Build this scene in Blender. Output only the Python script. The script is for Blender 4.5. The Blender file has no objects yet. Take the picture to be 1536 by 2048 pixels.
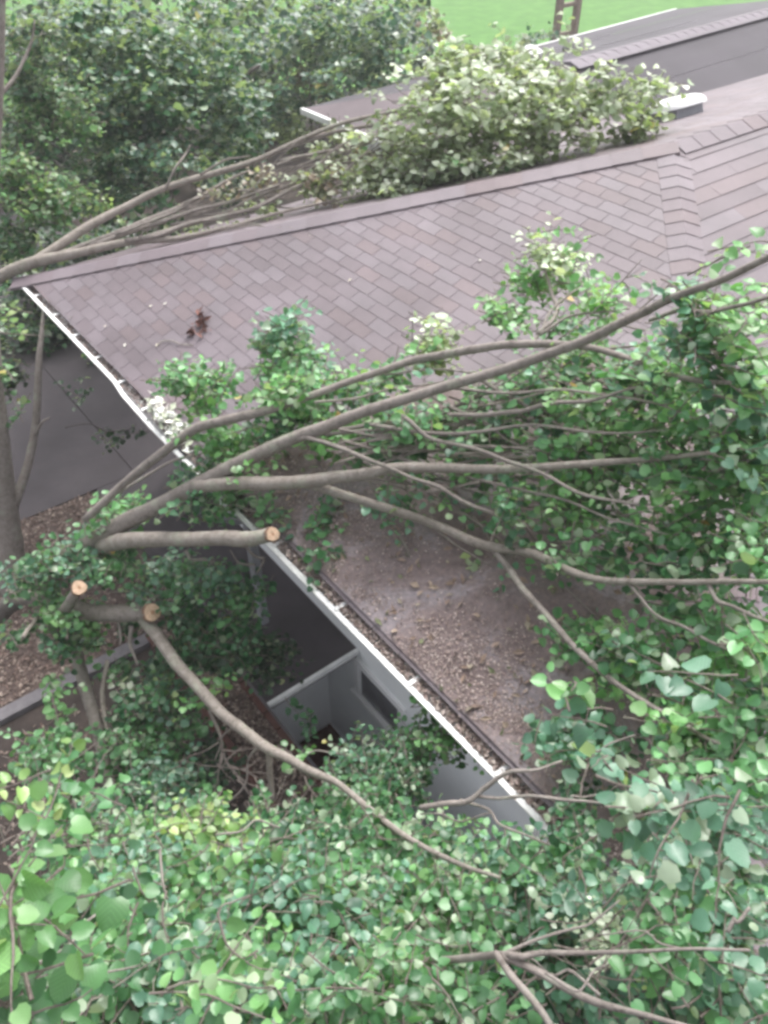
import bpy, math
import numpy as np
from mathutils import Vector

# ------------------------------------------------------------------ camera, world, light
scene = bpy.context.scene
F_PX, CX, CY = 1600.0, 768.0, 1024.0
PITCH, AZ = math.radians(42), math.radians(-38)
EAVE = 2.75
CAM = np.array([0.0, 0.0, EAVE + 3.9])

cam_data = bpy.data.cameras.new('camera')
cam_data.sensor_fit = 'VERTICAL'
cam_data.sensor_height = 36.0
cam_data.lens = F_PX / 2048.0 * 36.0
cam_data.clip_start = 0.05
cam_data.clip_end = 2000
cam = bpy.data.objects.new('camera', cam_data)
scene.collection.objects.link(cam)
cam.location = CAM
cam.rotation_euler = (math.pi / 2 - PITCH, 0, 0)
scene.camera = cam

SUN_EL, SUN_AZ = math.radians(58), math.radians(20)
world = bpy.data.worlds.new('World')
scene.world = world
world.use_nodes = True
wn = world.node_tree
sky = wn.nodes.new('ShaderNodeTexSky')
sky.sky_type = 'NISHITA'
sky.sun_disc = False
sky.sun_elevation = SUN_EL
sky.sun_rotation = SUN_AZ
sky.air_density = 1.0
sky.dust_density = 6.0
sky.ozone_density = 0.6
# an overcast sky: the blue is mostly veiled by cloud
hsv = wn.nodes.new('ShaderNodeHueSaturation')
hsv.inputs['Saturation'].default_value = 0.22
wn.links.new(sky.outputs['Color'], hsv.inputs['Color'])
bg = wn.nodes['Background']
bg.inputs['Strength'].default_value = 0.15
wn.links.new(hsv.outputs['Color'], bg.inputs['Color'])

sun_data = bpy.data.lights.new('sun', 'SUN')
sun_data.energy = .75
sun_data.angle = math.radians(25)
sun_data.color = (1.0, 0.965, 0.93)
sun = bpy.data.objects.new('sun', sun_data)
scene.collection.objects.link(sun)
sd = Vector((math.sin(SUN_AZ) * math.cos(SUN_EL), math.cos(SUN_AZ) * math.cos(SUN_EL), math.sin(SUN_EL)))
sun.rotation_euler = sd.to_track_quat('Z', 'Y').to_euler()

scene.view_settings.view_transform = 'Standard'
scene.view_settings.look = 'None'
scene.view_settings.gamma = 1.0
scene.view_settings.exposure = 1.2
scene.view_settings.use_curve_mapping = False
scene.cycles.filter_width = 3.2

rng = np.random.default_rng(7)

# ------------------------------------------------------------------ geometry frame
CR = np.array([1.0, 0, 0])
CF = np.array([0, math.cos(PITCH), -math.sin(PITCH)])
CU = np.array([0, math.sin(PITCH), math.cos(PITCH)])
V1 = np.array([math.sin(AZ), math.cos(AZ), 0])     # along the long eave, away
V2 = np.array([math.cos(AZ), -math.sin(AZ), 0])    # into the house
ZZ = np.array([0, 0, 1.0])


def ray(x, y):
    return (x - CX) * CR - (y - CY) * CU + F_PX * CF


def onz(x, y, z):
    r = ray(x, y)
    return CAM + r * (z - CAM[2]) / r[2]


E1 = onz(30, 562, EAVE)
E1[2] = 0


def W(u, v, z):
    return E1 + u * V1 + v * V2 + ZZ * z


def at(x, y, d):
    r = ray(x, y)
    return CAM + r / np.linalg.norm(r) * d


def onplane(x, y, p0, n):
    r = ray(x, y)
    return CAM + r * (np.dot(p0 - CAM, n) / np.dot(r, n))


def uvz(p):
    q = p - E1
    return float(q @ V1), float(q @ V2), float(q[2])


def on_v(x, y, v):
    return onplane(x, y, W(0, v, 0), V2)


TH = math.radians(19.616)
RUN = 4.591
TT = math.tan(TH)
PEAK_Z = EAVE + RUN * TT
NA = -V2 * math.sin(TH) + ZZ * math.cos(TH)   # front hip face
NB = -V1 * math.sin(TH) + ZZ * math.cos(TH)   # right face
NC = V1 * math.sin(TH) + ZZ * math.cos(TH)    # rear face


def onA(x, y, off=0.0):
    return onplane(x, y, W(0, 0, EAVE) + NA * off, NA)


def onC(x, y, off=0.0):
    return onplane(x, y, W(0, 0, EAVE) + NC * off, NC)


# ------------------------------------------------------------------ object helpers
def link(o):
    scene.collection.objects.link(o)
    return o


def tag(o, label=None, cat=None, group=None, kind=None):
    if label: o['label'] = label
    if cat: o['category'] = cat
    if group: o['group'] = group
    if kind: o['kind'] = kind
    return o


def empty(name, loc, label, cat, group=None):
    o = link(bpy.data.objects.new(name, None))
    o.location = tuple(loc)
    o.empty_display_size = 0.2
    return tag(o, label, cat, group)


def mesh_obj(name, V, F, mat, parent=None, smooth=False, attrs=None, uv=None):
    me = bpy.data.meshes.new(name)
    V = np.asarray(V, dtype=float)
    if parent is not None:
        V = V - np.array(origin_of(parent))
    if isinstance(F, np.ndarray):
        nf, k = F.shape
        me.vertices.add(len(V)); me.vertices.foreach_set('co', V.ravel())
        me.loops.add(nf * k); me.loops.foreach_set('vertex_index', F.ravel().astype(np.int32))
        me.polygons.add(nf)
        me.polygons.foreach_set('loop_start', np.arange(nf, dtype=np.int32) * k)
        me.polygons.foreach_set('loop_total', np.full(nf, k, dtype=np.int32))
        me.update(calc_edges=True)
    else:
        me.from_pydata([tuple(v) for v in V], [], [tuple(int(i) for i in f) for f in F])
        me.update()
    me.polygons.foreach_set('use_smooth', [smooth] * len(me.polygons))
    if attrs:
        for k, arr in attrs.items():
            a = me.color_attributes.new(k, 'FLOAT_COLOR', 'POINT')
            rgba = np.ones((len(V), 4)); rgba[:, :3] = arr
            a.data.foreach_set('color', rgba.ravel())
    if uv is not None:
        l = me.uv_layers.new(name='UVMap')
        l.data.foreach_set('uv', np.asarray(uv, dtype=float).ravel())
    if mat: me.materials.append(mat)
    o = link(bpy.data.objects.new(name, me))
    if parent is not None: o.parent = parent
    return o


def origin_of(o):
    p = Vector(o.location)
    while o.parent:
        o = o.parent
        p = p + Vector(o.location)
    return p


class MB:
    def __init__(s): s.V = []; s.F = []; s.C = []

    def add(s, vs, fs, col=None):
        b = len(s.V)
        s.V += [np.array(v, dtype=float) for v in vs]
        s.F += [tuple(i + b for i in f) for f in fs]
        if col is not None: s.C += [col] * len(vs)

    def box(s, o, a, b, c, col=None):
        """box with corner o and edge vectors a,b,c (right handed)"""
        o, a, b, c = map(np.array, (o, a, b, c))
        vs = [o, o + a, o + a + b, o + b, o + c, o + a + c, o + a + b + c, o + b + c]
        s.add(vs, [(3, 2, 1, 0), (4, 5, 6, 7), (0, 1, 5, 4), (1, 2, 6, 5), (2, 3, 7, 6), (3, 0, 4, 7)], col)

    def ubox(s, u0, u1, v0, v1, z0, z1, col=None):
        s.box(W(u1, v0, z0), (u0 - u1) * V1, (v1 - v0) * V2, (z1 - z0) * ZZ, col)

    def tube(s, P, R, n=10, rough=0.0, cap=True, col=None):
        P = np.array(P, dtype=float); R = np.array(R, dtype=float)
        T = np.gradient(P, axis=0)
        T /= np.linalg.norm(T, axis=1)[:, None] + 1e-9
        ref = np.array([0.13, 0.31, 0.94])
        vs = []
        for i in range(len(P)):
            a = np.cross(T[i], ref); a /= np.linalg.norm(a) + 1e-9
            b = np.cross(T[i], a)
            for k in range(n):
                t = 2 * math.pi * k / n
                r = R[i] * (1 + rough * (rng.random() - .5))
                vs.append(P[i] + r * (math.cos(t) * a + math.sin(t) * b))
        fs = []
        for i in range(len(P) - 1):
            for k in range(n):
                k2 = (k + 1) % n
                fs.append((i * n + k, (i + 1) * n + k, (i + 1) * n + k2, i * n + k2))
        if cap:
            fs.append(tuple(range(n)))
            fs.append(tuple((len(P) - 1) * n + n - 1 - k for k in range(n)))
        s.add(vs, fs, col)

    def build(s, name, mat, parent=None, smooth=False):
        return mesh_obj(name, s.V, s.F, mat, parent, smooth, {'col': np.array(s.C)} if s.C else None)


def catmull(P, n=6):
    P = np.array(P, dtype=float)
    Q = np.vstack([2 * P[0] - P[1], P, 2 * P[-1] - P[-2]])
    out = []
    for i in range(1, len(Q) - 2):
        p0, p1, p2, p3 = Q[i - 1:i + 3]
        for t in np.linspace(0, 1, n, endpoint=False):
            out.append(.5 * (2 * p1 + (p2 - p0) * t + (2 * p0 - 5 * p1 + 4 * p2 - p3) * t * t + (3 * p1 - p0 - 3 * p2 + p3) * t ** 3))
    out.append(Q[-2])
    return np.array(out)


# ------------------------------------------------------------------ materials
def nodemat(name, rough=0.8):
    m = bpy.data.materials.new(name); m.use_nodes = True
    nt = m.node_tree
    b = nt.nodes['Principled BSDF']
    b.inputs['Roughness'].default_value = rough
    return m, nt, b


def ramp(nt, stops):
    r = nt.nodes.new('ShaderNodeValToRGB')
    e = r.color_ramp.elements
    while len(e) < len(stops): e.new(0.5)
    for i, (p, c) in enumerate(stops):
        e[i].position = p; e[i].color = (*c, 1)
    return r


def noise(nt, scale, detail=4, rough=.6, vec=None, dist=0.0):
    n = nt.nodes.new('ShaderNodeTexNoise')
    n.inputs['Scale'].default_value = scale
    n.inputs['Detail'].default_value = detail
    n.inputs['Roughness'].default_value = rough
    n.inputs['Distortion'].default_value = dist
    if vec is not None: nt.links.new(vec, n.inputs['Vector'])
    return n


def geo_pos(nt):
    return nt.nodes.new('ShaderNodeNewGeometry').outputs['Position']


def bump(nt, b, height, strength=.4, dist=.01):
    bp = nt.nodes.new('ShaderNodeBump')
    bp.inputs['Strength'].default_value = strength
    bp.inputs['Distance'].default_value = dist
    nt.links.new(height, bp.inputs['Height'])
    nt.links.new(bp.outputs['Normal'], b.inputs['Normal'])


def mat_noise(name, stops, scale, rough=.85, bumps=.4, bscale=None, detail=6, spec=None, dist=.01):
    m, nt, b = nodemat(name, rough)
    p = geo_pos(nt)
    n = noise(nt, scale, detail, .65, p)
    r = ramp(nt, stops)
    nt.links.new(n.outputs['Fac'], r.inputs['Fac'])
    nt.links.new(r.outputs['Color'], b.inputs['Base Color'])
    n2 = noise(nt, bscale or scale * 6, 3, .6, p)
    bump(nt, b, n2.outputs['Fac'], bumps, dist)
    if spec is not None: b.inputs['Specular IOR Level'].default_value = spec
    return m


def mat_attr(name, rough=.8, scale=60, amount=.35, bumps=.3, spec=.5, big=None):
    """base colour from the 'col' attribute, mottled by fine noise"""
    m, nt, b = nodemat(name, rough)
    a = nt.nodes.new('ShaderNodeAttribute'); a.attribute_name = 'col'
    p = geo_pos(nt)
    n = noise(nt, scale, 5, .7, p)
    mr = nt.nodes.new('ShaderNodeMapRange')
    mr.inputs['From Min'].default_value = .3; mr.inputs['From Max'].default_value = .7
    mr.inputs['To Min'].default_value = 1 - amount; mr.inputs['To Max'].default_value = 1 + amount
    nt.links.new(n.outputs['Fac'], mr.inputs['Value'])
    mul = nt.nodes.new('ShaderNodeVectorMath'); mul.operation = 'SCALE'
    nt.links.new(a.outputs['Color'], mul.inputs[0]); nt.links.new(mr.outputs['Result'], mul.inputs['Scale'])
    out = mul.outputs['Vector']
    if big:
        n3 = noise(nt, big, 4, .6, p)
        mr3 = nt.nodes.new('ShaderNodeMapRange')
        mr3.inputs['From Min'].default_value = .35; mr3.inputs['From Max'].default_value = .65
        mr3.inputs['To Min'].default_value = .82; mr3.inputs['To Max'].default_value = 1.12
        nt.links.new(n3.outputs['Fac'], mr3.inputs['Value'])
        mul3 = nt.nodes.new('ShaderNodeVectorMath'); mul3.operation = 'SCALE'
        nt.links.new(out, mul3.inputs[0]); nt.links.new(mr3.outputs['Result'], mul3.inputs['Scale'])
        out = mul3.outputs['Vector']
    nt.links.new(out, b.inputs['Base Color'])
    b.inputs['Specular IOR Level'].default_value = spec
    bump(nt, b, n.outputs['Fac'], bumps, .004)
    return m


def mat_leaf():
    m, nt, b = nodemat('leaf', .36)
    a = nt.nodes.new('ShaderNodeAttribute'); a.attribute_name = 'col'
    g = nt.nodes.new('ShaderNodeNewGeometry')
    # veins from the leaf's own UV
    uvn = nt.nodes.new('ShaderNodeUVMap')
    sep = nt.nodes.new('ShaderNodeSeparateXYZ'); nt.links.new(uvn.outputs['UV'], sep.inputs[0])
    ab = nt.nodes.new('ShaderNodeMath'); ab.operation = 'ABSOLUTE'; nt.links.new(sep.outputs['X'], ab.inputs[0])
    ml = nt.nodes.new('ShaderNodeMath'); ml.operation = 'MULTIPLY_ADD'
    nt.links.new(ab.outputs[0], ml.inputs[0]); ml.inputs[1].default_value = -1.1; nt.links.new(sep.outputs['Y'], ml.inputs[2])
    sn = nt.nodes.new('ShaderNodeMath'); sn.operation = 'SINE'
    m2 = nt.nodes.new('ShaderNodeMath'); m2.operation = 'MULTIPLY'; m2.inputs[1].default_value = 34
    nt.links.new(ml.outputs[0], m2.inputs[0]); nt.links.new(m2.outputs[0], sn.inputs[0])
    vr = nt.nodes.new('ShaderNodeMapRange')
    vr.inputs['From Min'].default_value = .75; vr.inputs['From Max'].default_value = 1.0
    vr.inputs['To Min'].default_value = 1.0; vr.inputs['To Max'].default_value = 1.28
    nt.links.new(sn.outputs[0], vr.inputs['Value'])
    mul = nt.nodes.new('ShaderNodeVectorMath'); mul.operation = 'SCALE'
    nt.links.new(a.outputs['Color'], mul.inputs[0]); nt.links.new(vr.outputs['Result'], mul.inputs['Scale'])
    # underside: pale and matt
    under = nt.nodes.new('ShaderNodeMix'); under.data_type = 'RGBA'
    under.inputs['Factor'].default_value = .55
    nt.links.new(mul.outputs['Vector'], under.inputs['A'])
    under.inputs['B'].default_value = (.44, .50, .38, 1)
    mix = nt.nodes.new('ShaderNodeMix'); mix.data_type = 'RGBA'
    nt.links.new(g.outputs['Backfacing'], mix.inputs['Factor'])
    nt.links.new(mul.outputs['Vector'], mix.inputs['A'])
    nt.links.new(under.outputs['Result'], mix.inputs['B'])
    nt.links.new(mix.outputs['Result'], b.inputs['Base Color'])
    b.inputs['Specular IOR Level'].default_value = .6
    tr = nt.nodes.new('ShaderNodeBsdfTranslucent')
    tc = nt.nodes.new('ShaderNodeMix'); tc.data_type = 'RGBA'; tc.blend_type = 'MULTIPLY'
    tc.inputs['Factor'].default_value = 1; nt.links.new(mix.outputs['Result'], tc.inputs['A'])
    tc.inputs['B'].default_value = (1.5, 1.7, .7, 1)
    nt.links.new(tc.outputs['Result'], tr.inputs['Color'])
    ms = nt.nodes.new('ShaderNodeMixShader'); ms.inputs['Fac'].default_value = .3
    nt.links.new(b.outputs['BSDF'], ms.inputs[1]); nt.links.new(tr.outputs['BSDF'], ms.inputs[2])
    nt.links.new(ms.outputs['Shader'], nt.nodes['Material Output'].inputs['Surface'])
    return m


def mat_bark(name, c0, c1, c2, scale=14):
    m, nt, b = nodemat(name, .85)
    p = geo_pos(nt)
    n = noise(nt, scale, 6, .7, p, .6)
    r = ramp(nt, [(.25, c0), (.5, c1), (.75, c2)])
    nt.links.new(n.outputs['Fac'], r.inputs['Fac'])
    # lichen patches and dark scars
    n3 = noise(nt, 5.5, 5, .7, p, .4)
    r3 = ramp(nt, [(.56, (0, 0, 0)), (.66, (.6, .6, .6))])
    nt.links.new(n3.outputs['Fac'], r3.inputs['Fac'])
    mx = nt.nodes.new('ShaderNodeMix'); mx.data_type = 'RGBA'
    nt.links.new(r3.outputs['Color'], mx.inputs['Factor'])
    nt.links.new(r.outputs['Color'], mx.inputs['A']); mx.inputs['B'].default_value = (c2[0] * .95, c2[1] * 1.12, c2[2] * .95, 1)
    n4 = noise(nt, 26, 4, .75, p, 1.2)
    r4 = ramp(nt, [(.33, (.42, .40, .38)), (.45, (1, 1, 1))])
    nt.links.new(n4.outputs['Fac'], r4.inputs['Fac'])
    my = nt.nodes.new('ShaderNodeMix'); my.data_type = 'RGBA'; my.blend_type = 'MULTIPLY'; my.inputs['Factor'].default_value = .8
    nt.links.new(mx.outputs['Result'], my.inputs['A']); nt.links.new(r4.outputs['Color'], my.inputs['B'])
    nt.links.new(my.outputs['Result'], b.inputs['Base Color'])
    n2 = noise(nt, 60, 5, .75, p, .5)
    bump(nt, b, n2.outputs['Fac'], .9, .008)
    return m


M = {}
M['leaf'] = mat_leaf()
M['bark'] = mat_bark('bark', (.15, .127, .113), (.26, .227, .207), (.35, .312, .288))
M['bark_pale'] = mat_bark('pale_bark', (.18, .155, .135), (.29, .255, .225), (.38, .34, .31))
M['bark_dark'] = mat_bark('dark_bark', (.09, .078, .07), (.135, .118, .108), (.18, .16, .148), 8)
M['twig'] = mat_bark('twig', (.11, .085, .073), (.19, .157, .14), (.27, .235, .213), 20)
M['shingle'] = mat_attr('asphalt_shingle', .6, 160, .18, .5, .55, big=.9)
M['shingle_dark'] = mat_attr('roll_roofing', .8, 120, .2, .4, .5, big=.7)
M['white'] = mat_noise('white_painted_metal', [(.3, (.62, .62, .62)), (.6, (.82, .82, .82))], 9, .4, .05)
M['wall'] = mat_noise('painted_wall', [(.3, (.78, .79, .81)), (.7, (.86, .87, .88))], 3, .8, .25, 60)
M['frame'] = mat_noise('window_frame', [(.3, (.82, .81, .82)), (.7, (.88, .87, .88))], 6, .6, .1)
M['downspout'] = mat_noise('grey_downspout', [(.3, (.24, .25, .28)), (.7, (.31, .32, .35))], 6, .5, .05)
M['concrete'] = mat_noise('driveway_concrete', [(.25, (.038, .031, .036)), (.5, (.052, .044, .05)), (.75, (.074, .064, .071))], 1.3, .85, .3, 70, 8)
M['kerb'] = mat_noise('kerb_concrete', [(.3, (.10, .093, .102)), (.7, (.16, .15, .16))], 8, .85, .3, 60)
M['soil'] = mat_noise('soil', [(.3, (.022, .016, .014)), (.5, (.045, .034, .03)), (.72, (.085, .065, .055))], 2.2, .95, .6, 30, 8)
M['mulch'] = mat_noise('bark_mulch', [(.3, (.035, .023, .02)), (.5, (.085, .06, .053)), (.7, (.16, .12, .105))], 22, .95, .8, 60, 8)
M['lawn'] = mat_noise('lawn', [(.25, (.045, .13, .018)), (.5, (.065, .185, .026)), (.62, (.085, .215, .036)), (.75, (.15, .22, .07))], 1.6, .9, .5, 25, 8)
M['brick'] = mat_noise('red_edging', [(.3, (.055, .022, .017)), (.7, (.12, .05, .04))], 12, .9, .5)
M['cut'] = mat_noise('fresh_cut_wood', [(.3, (.62, .43, .29)), (.7, (.82, .66, .5))], 18, .8, .2)
M['glass'] = mat_noise('dark_glass', [(.3, (.10, .10, .11)), (.7, (.2, .2, .22))], 3, .12, .0)  # grey in the base colour stands in for the pane's reflection
M['glass'].node_tree.nodes['Principled BSDF'].inputs['Roughness'].default_value = .12
M['rubber'] = mat_noise('black_mat', [(.3, (.012, .010, .010)), (.7, (.03, .024, .024))], 30, .8, .4)
M['wood'] = mat_noise('weathered_wood', [(.3, (.19, .14, .115)), (.7, (.29, .23, .19))], 10, .85, .3)
M['litter'] = mat_attr('litter', .85, 40, .3, .4)
M['dome'] = mat_noise('white_dome', [(.3, (.82, .82, .82)), (.7, (.88, .88, .88))], 2, .25, .0)
M['dark_metal'] = mat_noise('dark_metal', [(.3, (.02, .02, .022)), (.7, (.05, .05, .055))], 8, .5, .1)

# roof silt: felt with dried washes of dirt
def mat_silt():
    m, nt, b = nodemat('roof_silt', .9)
    p = geo_pos(nt)
    n = noise(nt, 1.5, 9, .68, p, .7)
    r = ramp(nt, [(.30, (.14, .105, .105)), (.43, (.195, .152, .150)), (.52, (.235, .19, .192)), (.57, (.28, .245, .262)), (.75, (.30, .268, .29))])
    nt.links.new(n.outputs['Fac'], r.inputs['Fac'])
    n2 = noise(nt, 34, 6, .7, p)
    r2 = ramp(nt, [(.35, (.78, .74, .72)), (.5, (1, 1, 1)), (.66, (1.3, 1.2, 1.12))])
    nt.links.new(n2.outputs['Fac'], r2.inputs['Fac'])
    mx = nt.nodes.new('ShaderNodeMix'); mx.data_type = 'RGBA'; mx.blend_type = 'MULTIPLY'; mx.inputs['Factor'].default_value = .8
    nt.links.new(r.outputs['Color'], mx.inputs['A']); nt.links.new(r2.outputs['Color'], mx.inputs['B'])
    nt.links.new(mx.outputs['Result'], b.inputs['Base Color'])
    bump(nt, b, n2.outputs['Fac'], .6, .015)
    return m
M['silt'] = mat_silt()

# ------------------------------------------------------------------ the ground
PIT = (-7.6, -3.85, .06, 1.18)   # u0,u1,v0,v1 of the sunken stairwell


def sheet(name, rects, z, mat, kind='structure', skirt=0.0):
    mb = MB()
    for (u0, u1, v0, v1) in rects:
        if skirt: mb.ubox(u0, u1, v0, v1, z - skirt, z)
        else: mb.add([W(u0, v0, z), W(u0, v1, z), W(u1, v1, z), W(u1, v0, z)], [(3, 2, 1, 0)])
    o = mb.build(name, mat)
    o['kind'] = kind
    return o


B = 700
g = sheet('ground', [(-B, PIT[0], -B, B), (PIT[1], B, -B, B), (PIT[0], PIT[1], -B, PIT[2]), (PIT[0], PIT[1], PIT[3], B)], 0, M['soil'])
# make sure normals point up
for nm, rects, z, mt in [
    ('driveway', [(-.35, 9.5, -3.4, .60), (-.35, 9.5, .612, 3.0)], .02, 'concrete'),
    ('side_path', [(-3.85, -.356, .07, 3.0)], .02, 'concrete'),
    ('path_landing', [(-4.46, -3.852, .07, 1.178)], .02, 'concrete'),
    ('mulch_bed', [(-2.95, -.36, -3.2, -.0)], .008, 'mulch'),
    ('litter_bed', [(-7.6, -3.0, -.42, -.03)], .05, 'mulch'),
    ('lawn', [(12.5, 120, -60, 160)], .012, 'lawn'),
]:
    sheet(nm, rects, z, M[mt], skirt=.1 if nm not in ('lawn', 'mulch_bed') else 0)

mb = MB()
mb.ubox(-3.10, -2.96, -5.0, -.46, -.05, .07)
tag(mb.build('kerb', M['kerb']), 'grey concrete kerb along the edge of the brown mulch bed', 'kerb')
mb = MB()
k = -3.0
while k > -7.6:
    L = .215
    mb.ubox(k - L, k, -.50, -.42, 0, .085 + rng.random() * .012)
    k -= L + .012
tag(mb.build('brick_edging', M['brick']), 'outer row of dark red brick edging beside the litter strip', 'edging', 'red edging rows')
mb = MB()
k = -3.0
while k > -7.6:
    mb.ubox(k - .215, k, -.03, .03, 0, .07 + rng.random() * .012)
    k -= .227
tag(mb.build('brick_edging', M['brick']), 'inner row of dark red brick edging next to the pale path curb', 'edging', 'red edging rows')
mb = MB()
mb.ubox(-7.6, -2.4, .035, .068, -.3, .06)
tag(mb.build('path_curb', M['kerb']), 'thin pale concrete curb line between red edging and dark path', 'curb')

# ------------------------------------------------------------------ the house
house = empty('house', W(-4.5, 4.5, 0), 'low house with brown shingle hip roof, white gutter and pale grey walls', 'house')

SH = [(.152, .124, .140), (.144, .115, .129), (.160, .134, .151), (.150, .115, .125), (.155, .128, .144), (.138, .110, .124)]


def shingles(name, O, S, H, th, L, lo, hi, ex=.122, tw=.258, cols=SH, mat='shingle', parent=None, gap=.006, butt=.005, vary=.035, start=-.02):
    """O eave origin, S unit along eave, H unit horizontal up-slope, lo/hi: range of s by horizontal run"""
    n_rows = int(math.ceil(L / ex))
    up = H * math.cos(th) + ZZ * math.sin(th)
    nrm = -H * math.sin(th) + ZZ * math.cos(th)
    mb = MB()
    # decking underneath
    q0, q1 = start, L
    r0, r1 = q0 * math.cos(th), q1 * math.cos(th)
    P = lambda s, q, h: O + S * s + up * q + nrm * h
    base = [P(lo(r0), q0, -.03), P(hi(r0), q0, -.03), P(hi(r1), q1, -.03), P(lo(r1), q1, -.03)]
    top = [P(lo(r0), q0, 0), P(hi(r0), q0, 0), P(hi(r1), q1, 0), P(lo(r1), q1, 0)]
    mb.add(base + top, [(3, 2, 1, 0), (4, 5, 6, 7), (0, 1, 5, 4), (1, 2, 6, 5), (2, 3, 7, 6), (3, 0, 4, 7)], tuple(.86 * np.array(cols[0])))
    for r in range(n_rows):
        qa = max(r * ex, start); qb = min(L, (r + 1) * ex + .02)
        ra, rb = qa * math.cos(th), qb * math.cos(th)
        la, ha, lb, hb = lo(ra), hi(ra), lo(rb), hi(rb)
        s = math.floor(min(la, lb) / tw) * tw - (r % 2) * tw * .5 - (r % 3) * .02
        while s < max(ha, hb):
            a0, a1 = s + gap / 2, s + tw - gap / 2
            A0, A1 = max(a0, la), min(a1, ha)
            B0, B1 = max(a0, lb), min(a1, hb)
            if A1 > A0 or B1 > B0:
                A0, A1 = min(A0, max(A1, A0)), max(A1, A0)
                B1 = max(B1, B0)
                if B0 > hb: B0 = B1 = hb
                if A0 > ha: A0 = A1 = ha
                c = np.array(cols[rng.integers(len(cols))]) * (1 + rng.normal() * vary)
                jb = butt * (1 + .3 * rng.random())
                dq = rng.normal() * .002
                mb.add([P(A0, qa + dq, .0005), P(A1, qa + dq, .0005), P(A1, qa + dq, jb), P(A0, qa + dq, jb), P(B1, qb, .002), P(B0, qb, .002)],
                       [(0, 1, 2, 3), (3, 2, 4, 5), (1, 4, 2), (0, 3, 5)], tuple(c))
            s += tw
    return mb


Lsl = RUN / math.cos(TH)
END_V = 13.5
# front hip end (s runs from the far corner towards the viewer)
roof = MB()
fa = shingles('roof', W(0, 0, EAVE), -V1, V2, TH, Lsl, lambda r: r, lambda r: 2 * RUN - r, start=.10)
fb = shingles('roof', W(-2 * RUN, 0, EAVE), V2, V1, TH, Lsl, lambda r: r, lambda r: END_V, ex=.15, tw=.9, gap=.001, butt=.008)
fc = shingles('roof', W(0, END_V, EAVE), -V2, -V1, TH, Lsl, lambda r: 0, lambda r: END_V - r, ex=.165)
ra = fa.build('roof', M['shingle'], house)
ra['label'] = 'hip end of the roof with rows of brown shingles'
rb = fb.build('roof', M['shingle'], house)
rb['label'] = 'right hand roof slope with long shallow shingle lines'
rc = fc.build('roof', M['shingle'], house)
rc['label'] = 'far roof slope behind the hip, under the leafy limb'


def caps(A, Bp, left, right, step, wid, butt, parent, hb=.02):
    """cap shingles folded over a hip or ridge from A to Bp; left/right: unit vectors down either face"""
    D = Bp - A; L = np.linalg.norm(D); D = D / L
    mb = MB(); n = int(L / step)
    up = -(left + right); up /= np.linalg.norm(up)
    for i in range(n):
        a = A + D * i * L / n; b = A + D * ((i + 1) * L / n + .04)
        c = np.array(SH[rng.integers(len(SH))]) * (1.08 + rng.normal() * .03)
        h0, h1 = hb + butt, hb - .002
        v = [a + left * wid + up * h0, a + up * (h0 + .006), a + right * wid + up * h0,
             b + left * wid + up * h1, b + up * (h1 + .006), b + right * wid + up * h1,
             a + left * wid - up * .01, a - up * .0, a + right * wid - up * .01,
             b + left * wid - up * .01, b + right * wid - up * .01]
        mb.add(v, [(0, 1, 4, 3), (1, 2, 5, 4), (0, 6, 7, 1), (1, 7, 8, 2), (0, 3, 9, 6), (2, 8, 10, 5)], tuple(c))
    return mb.build('hip_cap', M['shingle'], parent)


Pk = W(-RUN, RUN, PEAK_Z)
E2 = W(-2 * RUN, 0, EAVE)
dnA = -(V2 * math.cos(TH) + ZZ * math.sin(TH))
dnB = -(V1 * math.cos(TH) + ZZ * math.sin(TH))
dnC = (V1 * math.cos(TH) - ZZ * math.sin(TH))


def perp(dn, D, n):
    w = np.cross(D, n); w /= np.linalg.norm(w)
    return w if w @ dn > 0 else -w


h1 = (Pk - W(0, 0, EAVE)); h1u = h1 / np.linalg.norm(h1)
caps(W(0, 0, EAVE), Pk, perp(dnA, h1u, NA), perp(dnC, h1u, NC), .25, .155, .003, ra)
h2 = (Pk - E2); h2u = h2 / np.linalg.norm(h2)
caps(E2, Pk, perp(dnA, h2u, NA), perp(dnB, h2u, NB), .15, .14, .005, ra, .006)
caps(Pk, W(-RUN, END_V, PEAK_Z), dnB, dnC, .25, .155, .003, rb)

# low wing behind
u0w, zr = .4, 3.5
wing = MB()
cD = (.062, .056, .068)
lo_u = lambda v: 3.35 + (v - 6.0) * .105


def quadpatch(mb, a, b, c, d, nu, nv, col, mat=None):
    """subdivided planar patch with slight unevenness and strip tones"""
    a, b, c, d = map(np.array, (a, b, c, d))
    for i in range(nu):
        cc = tuple(np.array(col) * (1 + rng.normal() * .07))
        s0, s1 = i / nu, (i + 1) / nu
        p = [a + (d - a) * s0, b + (c - b) * s0, b + (c - b) * s1, a + (d - a) * s1]
        e = np.array([0, 0, .004 * (i % 2)])
        mb.add([x + e for x in p], [(0, 1, 2, 3)], cc)


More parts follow.
